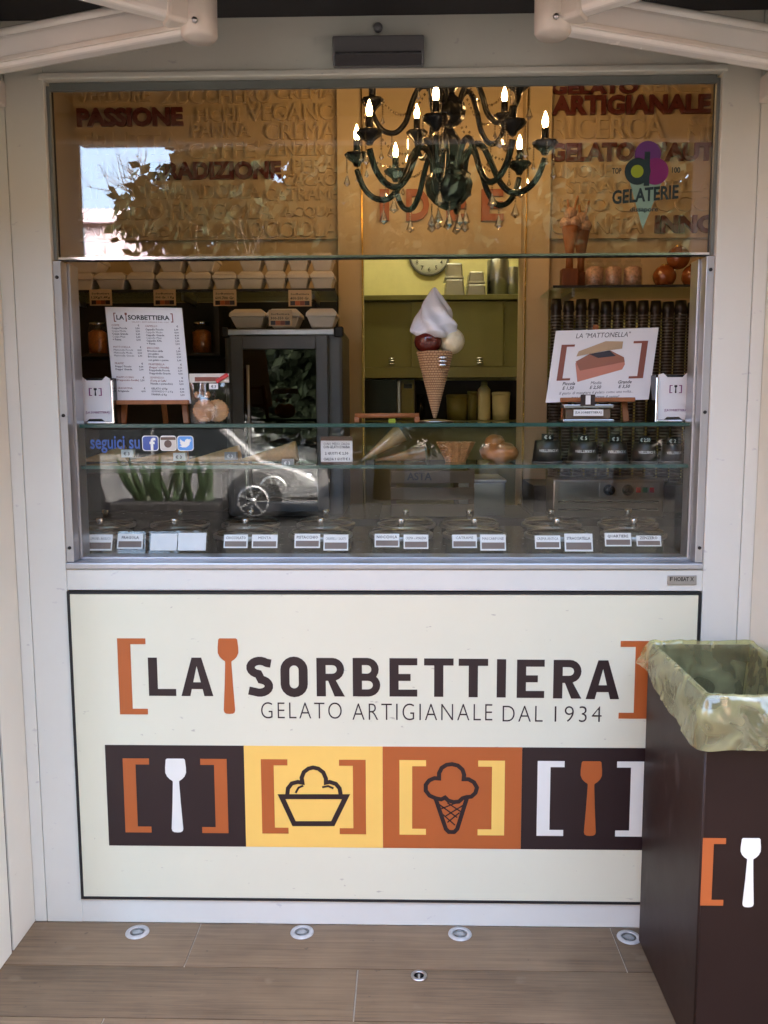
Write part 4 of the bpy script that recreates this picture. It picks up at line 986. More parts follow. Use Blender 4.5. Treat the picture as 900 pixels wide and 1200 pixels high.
part('lid', B().box(X0, X1, .121, .179, Z1-.010, Z1), 'steel', t, bev=.002); part('foot', B().box(X0-.002, X1+.002, .120, .18, Z0, Z0+.008), 'steel', t, bev=.002)
part('label', B().box(X0+W*.2, X1-W*.2, .1232, .1242, Z0+.018, Z0+.036), 'white', t)
part('lettering', B().text('[LA SORBETTIERA]', wall(.1232), X0+W*.24, Z0+.023, W*.52, .008, bold=.01, res=1), 'ink', t)
part('tag', B().box(X0+W*.33, X0+W*.62, .119, .1205, Z1-.004, Z1+.028), 'brownblack', t); part('tag_label', B().box(X0+W*.43, X0+W*.53, .118, .1188, Z1, Z1+.026), 'white', t)

# =================================================================== THINGS ON THE LOWER GLASS SHELF
def lying_cone(label, tip, end, rad, Y, m, group):
    a = P(*tip, Y); e = P(*end, Y); a = Vector((a.x, Y, ZSB+.006)); e = Vector((e.x, Y+.01, ZSB+rad+.001)); d = e-a
    t = thing('giant_cone', label, 'wafer cone', (a.x, Y, ZSB), group)
    pf = [(.003, 0)]+[(.003+(rad-.003)*k/24, d.length*k/24) for k in range(1, 25)]+[(rad-.003, d.length-.001), (rad*.6, d.length*.6)]
    part('wafer', B().lathe(pf, a, 32, d, fn=lambda r, h, tt, j: r*(1-(.05 if (j % 3 == 0) else 0))), m, t)
    return t
for i, (tip, end, rad, m) in enumerate((((96, 546), (147, 537), .026, 'waferpale'), ((154, 546), (219, 539), .022, 'wafer'), ((222, 546), (281, 536), .026, 'waferpale'), ((281, 546), (348, 534), .032, 'waferpale'))):
    t = lying_cone(['large wafer cone lying at the far left end of the lower shelf', 'slim wafer cone lying under the social media badges', 'pale wafer cone lying second nearest the small white sign', 'widest pale wafer cone lying beside the small white sign'][i], tip, end, rad, .20, m, 'wafer cones lying on the lower shelf')
    px, py = ((149, 532), (210, 536), (270, 535), (337, 543))[i]
    X0, X1, Z0, Z1 = RC(px-7, py-5, px+7, py+4, .15); m2 = 'white' if i < 2 else 'grey'
    part('price_tag', B().box(X0, X1, .150, .172, Z0, Z1), m2, t); part('price', B().text('€ 3', wall(.150), X0+.007, Z0+.006, .018, .010, bold=.02), 'ink' if i < 2 else 'white', t)
X0, X1, Z0, Z1 = RC(376, 513, 413, 545, .11); Z0 = ZSB+.0005
t = thing('shelf_sign', 'small white sign with dark print on the lower shelf', 'sign', ((X0+X1)/2, .11, ZSB))
part('card', B().box(X0, X1, .11, .114, Z0, Z1), 'paper', t)
b = B()
for w_, v in (('CONO MEDIO CIALDA', .72), ('CON GELATO E PANNA', .60), ('2 GUSTI € 2,50', .36), ('CIALDA 3 GUSTI € 3', .14)): b.text(w_, wall(.11), (X0+X1)/2, Z0+(Z1-Z0)*v, size=.0105, bold=.02, align='C', res=1, maxw=(X1-X0)*.84)
part('lettering', b, 'ink', t)
b = B(); b.box(X0, X1, .108, .1098, Z1-.008, Z1+.004); b.box(X0, X1, .108, .1098, Z0, Z0+.006); part('holder', b, 'brownc', t)
# wrapped cones
for i, (a, e, r, zz) in enumerate((((424, 545), (470, 512), .028, .05), ((440, 546), (497, 538), .024, .024))):
    A = P(*a, .17+.03*i); E_ = P(*e, .19+.03*i); A.z = ZSB+.006; E_.z = ZSB+(.088 if i == 0 else .026)
    t = thing('wrapped_cone', ['cellophane wrapped wafer cone tilted upward beside the small white sign', 'cellophane wrapped wafer cone lying flat under the tilted one'][i], 'wafer cone', (A.x, A.y, ZSB), 'cellophane wrapped cones')
    d = E_-A
    part('wafer', B().lathe([(.003, 0), (r, d.length), (r-.003, d.length-.001), (.004, d.length*.5)], A, 28, d), 'waferpale' if i == 0 else 'wafer', t)
    b = B(); pf = [(.004, -.008)]+[(.005+(r+.002)*k/14, d.length*k/13) for k in range(1, 15)]+[(r*.7, d.length*1.10), (r*.35, d.length*1.16), (r*.8, d.length*1.26)]
    b.lathe(pf, A, 26, d, fn=lambda r, h, tt, j: r*(1.04+.10*noise.noise(Vector((tt*3, h*40, i)))), cap=False); part('cellophane', b, glass('cellophane', (.96, .96, .95), .05, .05), t)
# waffle basket
X0, X1, Z0, Z1 = RC(513, 520, 555, 546, .19); cx = (X0+X1)/2
t = thing('waffle_basket', 'fluted waffle basket beside the brioche on the lower shelf', 'waffle basket', (cx, .19, ZSB))
b = B(); hh = Z1-ZSB
b.lathe([(.0, .002), (.030, .001), (.032, .006)]+[(.032+.022*k/16, .006+hh*k/16) for k in range(1, 17)]+[(.050, hh*.98), (.031, .012), (0, .010)], n=72, fn=lambda r, h, tt, j: r*(1+.09*math.cos(8*tt)*min(1, h/hh)-(.05 if (int(tt/(2*PI)*36) % 2 == 0 and j % 2 == 0) else 0)), smooth=False)
part('wafer', b, 'wafer', t, world=False)
X0, X1, Z0, Z1 = RC(563, 518, 607, 546, .19); cx = (X0+X1)/2
t = thing('brioche', 'golden brown brioche bun with a round knob on the lower shelf', 'brioche', (cx, .19, ZSB))
b = B(); b.ball((0, 0, .028), .056, 28, 16, (1, .9, .56), fn=lambda d: 1+.10*noise.noise(d*3.1)+.03*noise.noise(d*9)); part('bun', b, 'brioche', t, world=False)
b = B(); b.ball((-.014, -.004, .060), .026, 20, 12, (1.1, 1, .85), fn=lambda d: 1+.10*noise.noise(d*2.4+Vector((3, 1, 0)))); part('knob', b, 'brioche', t, world=False)
# upside-down cups with prices
for i, (px, pr, w_) in enumerate(((641, '€ 6', 36), (683, '€ 5', 38), (720, '€ 3', 34), (755, '€ 2,50', 32), (787, '€ 2', 28))):
    X0, X1, Z0, Z1 = RC(px-w_/2, 526, px+w_/2, 545, .17); cx = (X0+X1)/2; r = (X1-X0)/2; h = .052+.003*(4-i)
    t = thing('gelato_cup', ['widest upturned dark cup, the one nearest the brioche', 'upturned dark cup with the price card E5', 'middle one of the five upturned dark cups', 'upturned dark cup under the right napkin dispenser, fourth of five', 'smallest upturned dark cup, at the right end of the shelf'][i], 'paper cup', (cx, .17, ZSB), 'upturned gelato cups on the lower shelf')
    part('cup', B().lathe([(r*.96, .003), (r*.80, h), (r*.76, h+.001), (r*.72, h-.003), (0, h-.003)], n=32), 'cup', t, world=False)
    part('rim', B().lathe([(r*.96, .0006), (r, .0012), (r, .004), (r*.96, .0045)], n=32, cap=False), 'cuprim', t, world=False)
    part('price_card', B().box(-.017, .017, -.004, -.002, h-.002, h+.020), 'blackgloss', t, world=False)
    part('price', B().text(pr, Fr((0, -.004, 0)), 0, h+.005, size=.014, bold=.02, align='C', maxw=.028), 'white', t, world=False)
    b = B(); vs, fs = text_geo('LA SORBETTIERA', .01, 0, 2); wx = max(v.x for v in vs); rr = r*.90+.0012
    pts = []
    for v in vs:
        a = -(v.x/wx-.5)*1.5; zz = h*.62-v.y*.0105; q = (r*(.96-.16*(zz-.003)/(h-.003)))+.0008; pts.append((q*math.sin(a), -q*math.cos(a), zz))
    b.add(pts, fs); part('lettering', b, 'white', t, world=False)

# =================================================================== GELATO TUBS AND FLAVOUR CARDS
flav = ['lemon', 'strawberry', 'mint', 'pistachio', 'hazelnut', 'tar', 'custard', 'cocoa']
tubx = [118, 205, 288, 376, 470, 556, 652, 742]
proto = None
for row, (Y, py) in enumerate(((.255, 630), (.49, 606))):
    for i, px in enumerate(tubx):
        p = P(px+(0, 6)[row]*(1 if px < 474 else -1), py, Y)
        if proto is None:
            t = thing('gelato_tub', 'x', 'gelato tub', (0, 0, 0), 'covered gelato tubs in the counter')
            part('tub', B().lathe([(.088, .0), (.094, .040), (.096, .046), (.088, .046), (.084, .030)], n=36, cap=False), 'blackgloss', t, world=False)
            part('gelato', B().lathe([(.0845, .030), (.06, .038), (.03, .034), (0, .041)], n=36, fn=lambda r, h, tt, j: r*(1+.03*math.cos(5*tt))), 'gelato', t, world=False)
            part('rim_band', B().lathe([(.0962, .036), (.0985, .040), (.0985, .048), (.094, .0495), (.089, .048)], n=40, cap=False), 'steel', t, world=False)
            part('lid', B().lathe([(.0885, .050), (.0875, .060), (.06, .068), (.02, .071), (0, .071)], n=36), 'lidglass', t, world=False)
            part('lid_knob', B().lathe([(.0, .0715), (.010, .072), (.008, .080), (.013, .088), (.010, .094), (0, .095)], n=16), 'chrome', t, world=False)
            proto = t
        else: t = copy_tree(proto)
        t.location = (p.x, Y, ZB-.0035)
        where = ['leftmost', 'second from the left', 'third from the left', 'fourth from the left', 'fourth from the right', 'third from the right', 'second from the right', 'rightmost'][i]
        t['label'] = '%s round covered gelato tub in the %s row of the counter' % (where, ('front', 'rear')[row])
cards = [(103, 131, 627, 645, 'LIMONE e BASILICO'), (137, 167, 626, 643, 'FRAGOLA'), (176, 207, 626, 645, ''), (208, 241, 625, 645, ''), (262, 290, 627, 642, 'CIOCCOLATO'), (295, 325, 627, 642, 'MENTA'),
         (345, 375, 626, 642, 'PISTACCHIO'), (379, 408, 627, 645, 'CARAMELLO SALATO'), (439, 468, 626, 641, 'NOCCIOLA'), (473, 502, 627, 643, 'CREMA e AMARENA'), (530, 559, 627, 642, 'CATRAME'), (563, 593, 627, 645, 'MASCARPONE'),
         (627, 657, 628, 643, 'CREMA ANTICA'), (662, 695, 626, 646, 'STRACCIATELLA'), (709, 740, 625, 640, 'QUARTIERE'), (746, 775, 628, 640, 'ZENZERO')]
for i, (a, c, u_, v_, s_) in enumerate(cards):
    Y = .115; X0, X1, Z0, Z1 = RC(a, u_, c, v_, Y); Zb = ZB-.0030
    lab = ('flavour card reading %s standing before the gelato tubs' % s_) if s_ else ['blank bright white flavour card left of the pair beside FRAGOLA', 'blank bright white flavour card right of the pair nearer CIOCCOLATO'][i-2]  # glare on two cards drawn as blank white, print left out
    t = thing('flavour_card', lab, 'label', ((X0+X1)/2, Y, ZB), 'flavour cards along the glass')
    tilt = .012
    def ff(x, z, y=0): return (x, Y+y+(z-Z0)*.35, z)
    part('holder', B().prism([(X0-.006, Y+.030, Zb), (X0-.006, Y-.002, Zb), (X0-.006, Y-.001+(Z1-Z0+.008)*.35, Z1+.006), (X0-.006, Y+.002+(Z1-Z0+.008)*.35, Z1+.006), (X0-.006, Y+.006, Zb+.003), (X0-.006, Y+.030, Zb+.003)], (X1-X0+.012, 0, 0)), 'clear', t)
    F = Fr(ff(X0, Z0, -.003), (1, 0, 0), Vector((0, .35, 1)).normalized()); hgt = (Z1-Z0)*1.05; W = X1-X0
    part('card', B().rect(F, 0, W, 0, hgt, -.0002, .0008), 'white', t)
    if s_:
        part('dark_band', B().rect(F, W*.05, W*.95, hgt*.10, hgt*.50, .0009, .0003), 'brownc', t)
        part('lettering', B().text(s_, F, W*.5, hgt*.66, size=.0115, bold=.025, align='C', res=1, maxw=W*.84, h=.0009), 'ink', t)

# =================================================================== BACK ROOM, LEFT
zsh = P(240, 339, 1.12).z
XS0, XS1 = IX0+.002, P(393, 339, 1.12).x
su = thing('glass_wall_shelf', 'green glass shelf carrying foam tubs on the left back wall', 'shelf', ((XS0+XS1)/2, 1.3, zsh), 'glass wall shelves')
part('shelf', B().box(XS0, XS1, 1.12, 1.474, zsh-.009, zsh), 'shelfglass', su)
part('shelf_edge', B().box(XS0, XS1, 1.117, 1.1197, zsh-.0095, zsh+.0003), 'dark', su)
for x in (XS0+.15, (XS0+XS1)/2, XS1-.1): part('bracket', B().box(x-.006, x+.006, 1.22, 1.439, zsh-.03, zsh-.0095), 'steel', su)
def foam_tub(label, xa, xb, ya, yb, Y, zb=None, grp='foam take-away tubs'):
    X0, X1, Z0, Z1 = RC(xa, ya, xb, yb, Y)
    if zb is not None: Z1 += zb-Z0; Z0 = zb
    cx = (X0+X1)/2; W = (X1-X0)/2; H = Z1-Z0; dpt = min(.075, W*1.05)
    t = thing('foam_tub', label, 'foam tub', (cx, Y+dpt, Z0), grp)
    def q(w, d, z): return [(cx-w, Y+dpt-d, Z0+z), (cx+w, Y+dpt-d, Z0+z), (cx+w, Y+dpt+d, Z0+z), (cx-w, Y+dpt+d, Z0+z)]
    part('body', B().hexa(q(W*.66, dpt*.66, .0006), q(W*.93, dpt*.93, H*.58)), 'foam', t, bev=.004)
    part('lid', B().hexa(q(W, dpt, H*.58+.0003), q(W*.97, dpt*.97, H*.80)).hexa(q(W*.96, dpt*.96, H*.8), q(W*.72, dpt*.72, H)), 'foam', t, bev=.003)
    return t, Z1
low = [(78, 109), (110, 147), (148, 181), (182, 216), (217, 247), (248, 277), (278, 309), (310, 335), (336, 362), (363, 392)]
onth = ['first', 'second', 'third', 'fourth', 'fifth', 'sixth', 'seventh', 'eighth', 'ninth', 'tenth']
tops = []
for i, (a, c) in enumerate(low):
    t, zt = foam_tub('white foam tub, %s from the left in the bottom row on the glass shelf' % onth[i], a, c, 317, 339, 1.135, zsh+.0004); tops.append(zt)
for i, (a, c) in enumerate([(76, 116), (148, 182), (184, 215), (217, 253), (279, 307), (308, 335), (336, 362), (363, 391)]):
    zt = max(tops)+.0006
    foam_tub('white foam tub, %s from the left in the upper row of the stack' % onth[i], a, c, 296, 317, 1.14, zt)
txts = ['1,2Kg/1,4Kg', '900 Gr. 1 Kg', '600.700 Gr.', '400-500 Gr.', '300-350 Gr.']
for i, (a, c, u_, v_, Y) in enumerate(((105, 131, 341, 358, 1.112), (180, 206, 341, 358, 1.112), (250, 277, 341, 358.5, 1.112), (338, 365, 341.5, 359, 1.112), (315, 342, 365, 382, .935))):
    X0, X1, Z0, Z1 = RC(a, u_, c, v_, Y); F = wall(Y)
    t = thing('size_tag', 'cream size tag reading %s under the foam tubs' % txts[i], 'tag', ((X0+X1)/2, Y, Z0), 'size tags for foam tubs')
    part('card', B().box(X0, X1, Y, Y+.003, Z0, Z1+.006), 'kraft', t)
    W = X1-X0; H = Z1-Z0
    part('lettering', B().text('SorBettiera', F, X0+W*.1, Z0+H*.76, W*.8, H*.13, bold=.02, res=1).text(txts[i], F, X0+W*.08, Z0+H*.44, W*.84, H*.2, bold=.02, res=1), 'ink', t)
    for k, m in enumerate(('brownblack', 'rust', 'redink', 'brownblack')): part('logo_square', B().rect(F, X0+W*(.08+.21*k), X0+W*(.285+.21*k), Z0+H*.07, Z0+H*.36), m, t)
# dark shelving unit with jars
X0, X1, Z0, Z1 = RC(60, 345, 262, 500, 1.25)
un = thing('dark_shelving', 'dark brown shelving unit behind the price board', 'shelving', ((X0+X1)/2, 1.35, 1.09))
zj = P(165, 414, 1.2).z
part('back_panel', B().box(IX0+.004, cx0-.004, 1.44, 1.474, 1.091, zsh-.012), 'innerdark', un)
part('shelf', B().box(IX0+.004, X1, 1.18, 1.4395, zj-.012, zj), 'innerdark', un)
part('side_panel', B().box(X1-.018, X1, 1.18, 1.4395, zj+.0003, zsh-.04), 'innerdark', un)
part('shelf', B().box(IX0+.004, X1, 1.16, 1.4395, 1.091, 1.25), 'innerdark', un)
def candy_jar(label, xa, xb, ya, yb, Y, m, zb, grp, lid='chrome'):
    a, c, u_, v_ = RC(xa, ya, xb, yb, Y); r = (c-a)/2; h = v_-u_
    t = thing('candy_jar', label, 'jar', ((a+c)/2, Y+r, zb), grp)
    part('candy', B().lathe([(0, .003), (r*.9, .003), (r*.9, h*.66), (r*.5, h*.74), (0, h*.75)], n=20), m, t, world=False)
    part('glass', B().lathe([(r*.94, .0008), (r, .004), (r, h*.76), (r*.75, h*.86), (r*.8, h*.9)], n=24, cap=False), 'clear', t, world=False)
    part('lid', B().lathe([(r*.82, h*.9), (r*.84, h*.97), (r*.3, h*1.0), (0, h*1.0)], n=20), lid, t, world=False)
candy_jar('amber candy jar with a foil top left of the price board', 99, 122, 376, 414, 1.2, 'amber', zj+.0004, 'amber candy jars')
candy_jar('amber candy jar with a foil top right of the price board', 222, 246, 376, 414, 1.2, 'amber', zj+.0004, 'amber candy jars')
# back counter
bc = thing('back_counter', 'dark back counter running behind the gelato tubs', 'counter', (0, 1.2, 0))
part('top', B().box(IX0+.002, -.10, .90, 1.48, 1.06, 1.09), 'stone', bc); part('top', B().box(.50, IX1-.002, .90, 1.438, 1.06, 1.09), 'stone', bc)
part('front', B().box(IX0+.002, -.10, .92, 1.48, .0, 1.0595), 'innerdark', bc); part('front', B().box(.50, IX1-.002, .92, 1.438, .0, 1.0595), 'innerdark', bc)
part('bridge', B().box(-.0995, .4995, .93, 1.40, 1.02, 1.088), 'innerdark', bc)
# display fridge
X0, X1, Z0, Z1 = RC(262, 384, 401, 500, .95); Z0 = 1.091
fg = thing('display_fridge', 'grey upright display fridge with a dark glass door', 'fridge', ((X0+X1)/2, 1.15, Z0))
W = X1-X0; fy = .95
b = B(); b.box(X0, X1, fy+.03, 1.40, Z0, Z1); part('cabinet', b, 'fridge', fg, bev=.012)
b = B(); b.box(X0+.03, X0+.075, fy, fy+.0298, Z0+.02, Z1-.03); b.box(X1-.10, X1-.055, fy, fy+.0298, Z0+.02, Z1-.03); b.box(X0+.0752, X1-.1002, fy, fy+.0298, Z1-.08, Z1-.03); b.box(X0+.0752, X1-.1002, fy, fy+.0298, Z0+.02, Z0+.06)
part('door_frame', b, 'fridge', fg, bev=.003)
part('door_glass', B().box(X0+.0755, X1-.1005, fy+.008, fy+.014, Z0+.061, Z1-.081), glass('fridge_glass', (.25, .27, .27), .07), fg)
part('dark_liner', B().box(X0+.0755, X1-.1005, fy+.016, fy+.029, Z0+.061, Z1-.081), 'blackgloss', fg)
part('top_trim', B().box(X0+.012, X1-.03, fy+.01, fy+.029, Z1-.026, Z1-.004), 'satin', fg, bev=.003)
part('corner_cap', B().box(X0-.004, X0+.020, fy+.005, fy+.05, Z1-.034, Z1+.004), 'rubber', fg, bev=.005); part('corner_cap', B().box(X1-.03, X1+.004, fy+.005, fy+.05, Z1-.034, Z1+.004), 'rubber', fg, bev=.005)
part('handle', B().tube([(X0+.095, fy-.006, Z0+.12), (X0+.095, fy-.006, Z1-.14)], .006, 10), 'satin', fg)
for i, (a, c) in enumerate(((268, 311), (312, 352), (358, 395))):
    foam_tub(['white foam tub at the left end on top of the grey fridge', 'white foam tub behind the size tag on the grey fridge', 'white foam tub at the right end on top of the grey fridge'][i], a, c, 362, 385, 1.0, Z1+.0045, 'foam tubs on the fridge')

# =================================================================== BACK ROOM, RIGHT
zr = P(730, 334, 1.12).z
XA, XB = P(648, 334, 1.12).x, IX1-.002
sr = thing('glass_wall_shelf', 'green glass shelf carrying candy jars on the right back wall', 'shelf', ((XA+XB)/2, 1.3, zr), 'glass wall shelves')
part('shelf', B().box(XA, XB, 1.12, 1.474, zr-.009, zr), 'shelfglass', sr)
part('shelf_edge', B().box(XA, XB, 1.117, 1.1197, zr-.0095, zr+.0003), 'dark', sr)
for x in (XA+.1, XB-.2): part('bracket', B().box(x-.006, x+.006, 1.22, 1.474, zr-.03, zr-.0095), 'steel', sr)
for i, (a, c) in enumerate(((688, 711), (711, 732), (733, 756))):
    candy_jar('%s glass jar of pink sugared candy on the right glass shelf' % ['left', 'middle', 'right'][i], a, c, 300, 334, 1.16, 'pinkc', zr+.0004, 'pink candy jars', 'clear')
for i, (px, py) in enumerate(((776, 327), (809, 327), (792, 308))):
    p = P(px, py, 1.25); r = .046; z = zr+.0465 if i < 2 else zr+.0465+.073
    t = thing('amber_globe', ['left lower amber glass globe on the right glass shelf', 'right lower amber glass globe on the right glass shelf', 'amber glass globe resting on the two lower globes'][i], 'globe', (p.x, 1.22, z-.046), 'amber glass globes')
    part('globe', B().ball((0, 0, .046), r, 24, 16), 'globe', t, world=False)
    part('cap', B().lathe([(.014, .0885), (.014, .093), (0, .095)], n=14), 'gold', t, world=False)
for i, (px, w_) in enumerate(((667, 20), (682, 16))):
    a, c, u_, v_ = RC(px-w_/2, 312, px+w_/2, 334, 1.2+.06*i); cx = (a+c)/2; hw = (c-a)/2; Y = 1.2+.09*i
    t = thing('wooden_figurine', ['wooden cone figurine with scoops at the left end of the glass shelf', 'second wooden cone figurine just behind the leftmost one'][i], 'figurine', (cx, Y, zr), 'wooden cone figurines')
    part('block', B().box(-hw, hw, -hw*.8, hw*.8, .0006, .075), 'wood2', t, world=False, bev=.006)
    part('cone', B().lathe([(.016, .0755), (.014, .12), (.034, .24), (.030, .24), (0, .235)], n=16), 'wood', t, world=False)
    b = B(); b.ball((-.016, 0, .255), .026, 12, 8).ball((.016, -.004, .258), .026, 12, 8).ball((0, -.004, .29), .026, 12, 8); part('scoops', b, 'pinkc', t, world=False)
    part('wafer_stick', B().cyl((.008, 0, .28), (.028, 0, .36), .005).cyl((-.006, 0, .29), (-.012, 0, .345), .005), 'wafer', t, world=False)
# stacked cups
zc0 = 1.0905
part('cup_counter', B().box(.52, IX1-.004, 1.10, 1.43, 1.0905, 1.20), 'innerdark', bc)
for i in range(12):
    px = 652+i*14.6; p = P(px, 352, 1.22); r = .0245+.002*(i > 8); zt = P(px, 352+(random.uniform(-2, 3)), 1.22).z
    t = thing('cup_stack', 'dark paper cup stack, %s one to the right of the right pilaster' % (onth+['eleventh', 'twelfth'])[i], 'cup stack', (p.x, 1.22+.0*i, 1.2005), 'stacks of dark cups')
    H = zt-1.2005; n = int(H/.0125); pr = []; b = B(); bdy = B()
    bdy.lathe([(r*.82, .0), (r*.86, H-.05), (r*.86, H-.045), (r*.98, H-.042), (r*.8, H), (r*.76, H), (0, H-.001)], n=20)
    for k in range(n-4):
        z = .004+k*.0125; b.lathe([(r*.87, z), (r, z+.001), (r*1.0, z+.0042), (r*.87, z+.005)], n=20, cap=False)
    part('cup', bdy, 'cup', t, world=False); q = part('cup_rims', b, 'cuprim', t, world=False); q['kind'] = 'stuff'
# machines and crate on the back counter
X0, X1, Z0, Z1 = RC(648, 562, 778, 612, .93)
t = thing('steel_appliance', 'brushed steel countertop machine with two dark knobs at right', 'appliance', ((X0+X1)/2, 1.0, 1.091))
part('housing', B().box(X0, X1, .93, 1.095, 1.091, Z1), 'steel', t, bev=.006)
Zp0, Zp1 = P(740, 582, .93).z, P(740, 566, .93).z; xk = P(702, 574, .93).x
part('control_panel', B().box(xk, X1-.02, .924, .9297, Zp0, Zp1), 'satin', t)
for px in (714, 736): x = P(px, 574, .92).x; part('knob', B().cyl((x, .9238, (Zp0+Zp1)/2), (x, .905, (Zp0+Zp1)/2), .022, .019, 18), 'blackgloss', t)
for px, m in ((748, 'red'), (756, 'green'), (764, 'red')):
    x = P(px, 574, .92).x; part('switch', B().box(x-.009, x+.009, .918, .9238, (Zp0+Zp1)/2-.010, (Zp0+Zp1)/2+.010), m, t, bev=.002)
part('vent', B().box(X0+.02, X1-.02, .926, .9295, 1.15, 1.156), 'blackgloss', t); part('vent', B().box(X0+.02, X1-.02, .926, .9295, 1.12, 1.126), 'blackgloss', t)
X0, X1, Z0, Z1 = RC(458, 549, 556, 606, .96)
t = thing('wooden_crate', 'shallow wooden crate lettered ASTA behind the glass shelves', 'crate', ((X0+X1)/2, 1.1, 1.0885))
zb = 1.0885; hs = (Z1-zb)
for k in range(3): part('slat', B().box(X0, X1, .96, .972, zb+hs*(.02+.34*k), zb+hs*(.27+.34*k)), 'skin_box', t, bev=.002)
for x in (X0+.001, X1-.021): part('corner_post', B().box(x, x+.02, .9725, .99, zb, Z1), 'skin_box', t)
for x in (X0, X1-.01): part('side', B().box(x, x+.01, .9905, 1.25, zb+.004, Z1-.01), 'skin_box', t)
a, c, u_, v_ = RC(477, 556, 506, 562, .96); part('lettering', B().text('ASTA', wall(.96), a, zb+hs*.76, c-a, hs*.16, bold=.02), 'ink', t)
X0, X1, Z0, Z1 = RC(522, 562, 592, 602, 1.0)
t = thing('steel_box', 'plain steel counter box between the crate and the machine', 'steel box', ((X0+X1)/2, 1.1, 1.0885))
part('body', B().box(X0+.05, X1, 1.0, 1.3, 1.0885, Z1-.012), 'steel', t, bev=.004); part('lid', B().box(X0+.046, X1+.004, .995, 1.305, Z1-.0118, Z1), 'satin', t, bev=.003)

# =================================================================== KITCHEN THROUGH THE OPENING
zk = P(520, 346, 2.2).z; zk1 = P(520, 352, 2.2).z; zk2 = P(520, 440, 2.2).z; zk3 = P(520, 493, 2.2).z
KX0, KX1 = P(380, 400, 2.2).x, P(680, 400, 2.2).x
kc = thing('wall_cabinet', 'olive green sliding door cabinet seen through the opening', 'cabinet', (.15, 2.4, zk2))
part('top_ledge', B().box(KX0, KX1, 2.18, KY1-.001, zk1+.0, zk), 'olive', kc, bev=.002)
part('carcass', B().box(KX0, KX1, 2.22, KY1-.001, zk2, zk1-.001), 'olive', kc)
for a, c, y in ((380, 484, 2.205), (482, 590, 2.190), (588, 680, 2.205)):
    d = part('door', B().box(P(a, 400, y).x, P(c, 400, y).x, y, y+.013, zk2+.045, zk1-.008), 'olive', kc, bev=.002)
    px = {380: 459, 482: 531, 588: 600}[a]
    if a == 380 or a == 482:
        hx = P(px if a == 380 else 562, 423, y).x; hz = P(500, 423, y).z; b = B()
        for k in (-1, 0, 1): b.ball((hx, y-.012, hz+k*.013), .012, 10, 6, (1.6, .8, .42))
        part('handle', b, 'chrome', d)
part('bottom_rail', B().box(KX0, KX1, 2.19, 2.2195, zk2-.012, zk2+.042), 'olive', kc, bev=.002)
ks = thing('kitchen_counter', 'olive work shelf below the cabinet in the kitchen', 'counter', (.15, 2.4, zk3))
part('top', B().box(KX0, KX1, 2.1, KY1-.001, zk3-.03, zk3), 'olive', ks); part('front', B().box(KX0, KX1, 2.14, KY1-.001, 0, zk3-.0305), 'olive', ks)
part('backsplash', B().box(KX0, KX1, KY1-.02, KY1-.002, zk3+.001, zk2-.013), 'innerdark', ks)
# clock
c = P(503, 299, 2.6); t = thing('wall_clock', 'round white wall clock half hidden above the cabinet', 'clock', (c.x, 2.6, c.z-.1)); r = 22*5.0/1005
part('rim', B().lathe([(r, 0), (r*1.06, .02), (r*.96, .03), (r*.94, .02)], (c.x, 2.6195, c.z), 36, (0, -1, 0), cap=False), 'grey', t)
part('face', B().lathe([(r*.99, .0), (r*.95, .012), (0, .0125)], (c.x, 2.6195, c.z), 36, (0, -1, 0)), 'pwhite', t)
b = B()
for k in range(1, 13):
    a = PI/2-k*PI/6; b.text(str(k), wall(2.606), c.x+math.cos(a)*r*.72, c.z+math.sin(a)*r*.72-.010, size=.032, bold=.01, align='C', res=2)
part('numerals', b, 'ink', t); part('hands', B().bar((c.x, 2.603, c.z), (c.x+.03, 2.603, c.z+.04), .006, .002, (0, 1, 0)).bar((c.x, 2.6, c.z), (c.x-.05, 2.6, c.z+.05), .004, .002, (0, 1, 0)), 'ink', t)
def pan(label, xa, xb, ya, yb, Y, z=None):
    a, c, u_, v_ = RC(xa, ya, xb, yb, Y); h = v_-u_; u_ = z if z is not None else u_; cx = (a+c)/2; w_ = (c-a)/2
    t = thing('steel_pan', label, 'steel pan', (cx, Y+.05, u_), 'steel pans on the cabinet')
    def q(s, zz): return [(cx-w_*s, Y, u_+zz), (cx+w_*s, Y, u_+zz), (cx+w_*s, Y+.16, u_+zz), (cx-w_*s, Y+.16, u_+zz)]
    part('body', B().hexa(q(1, .0006), q(.84, h)), 'steel', t, bev=.008); part('rim', B().box(cx-w_*1.08, cx+w_*1.08, Y-.008, Y+.168, u_+.0008, u_+.012), 'steel', t, bev=.002)
    return u_+h
z1 = pan('lower of the two upturned steel pans beside the clock', 521, 545, 324, 346, 2.3, zk+.0005)
pan('upper of the two upturned steel pans beside the clock', 522, 543, 305, 324, 2.31, z1+.001)
z1 = pan('lower upturned steel pan of the middle stack', 547, 570, 330, 346, 2.3, zk+.0005)
pan('upper upturned steel pan of the middle stack', 549, 568, 315, 330, 2.31, z1+.001)
for i, (px, w_, top) in enumerate(((585, 26, 303), (602, 16, 312))):
    a, c, u_, v_ = RC(px-w_/2, top, px+w_/2, 346, 2.35)
    t = thing('steel_pot', ['large steel stock pot at the right end of the cabinet', 'slim steel canister behind the right pilaster'][i], 'pot', ((a+c)/2, 2.42, zk), 'steel pots')
    r = (c-a)/2; h = v_-zk; part('body', B().lathe([(r, .0006), (r, h), (r*.96, h+.004), (0, h+.006)], n=28), 'steel', t, world=False); part('band', B().lathe([(r*1.01, h*.5), (r*1.02, h*.53), (r*1.01, h*.56)], n=28, cap=False), 'steel', t, world=False)
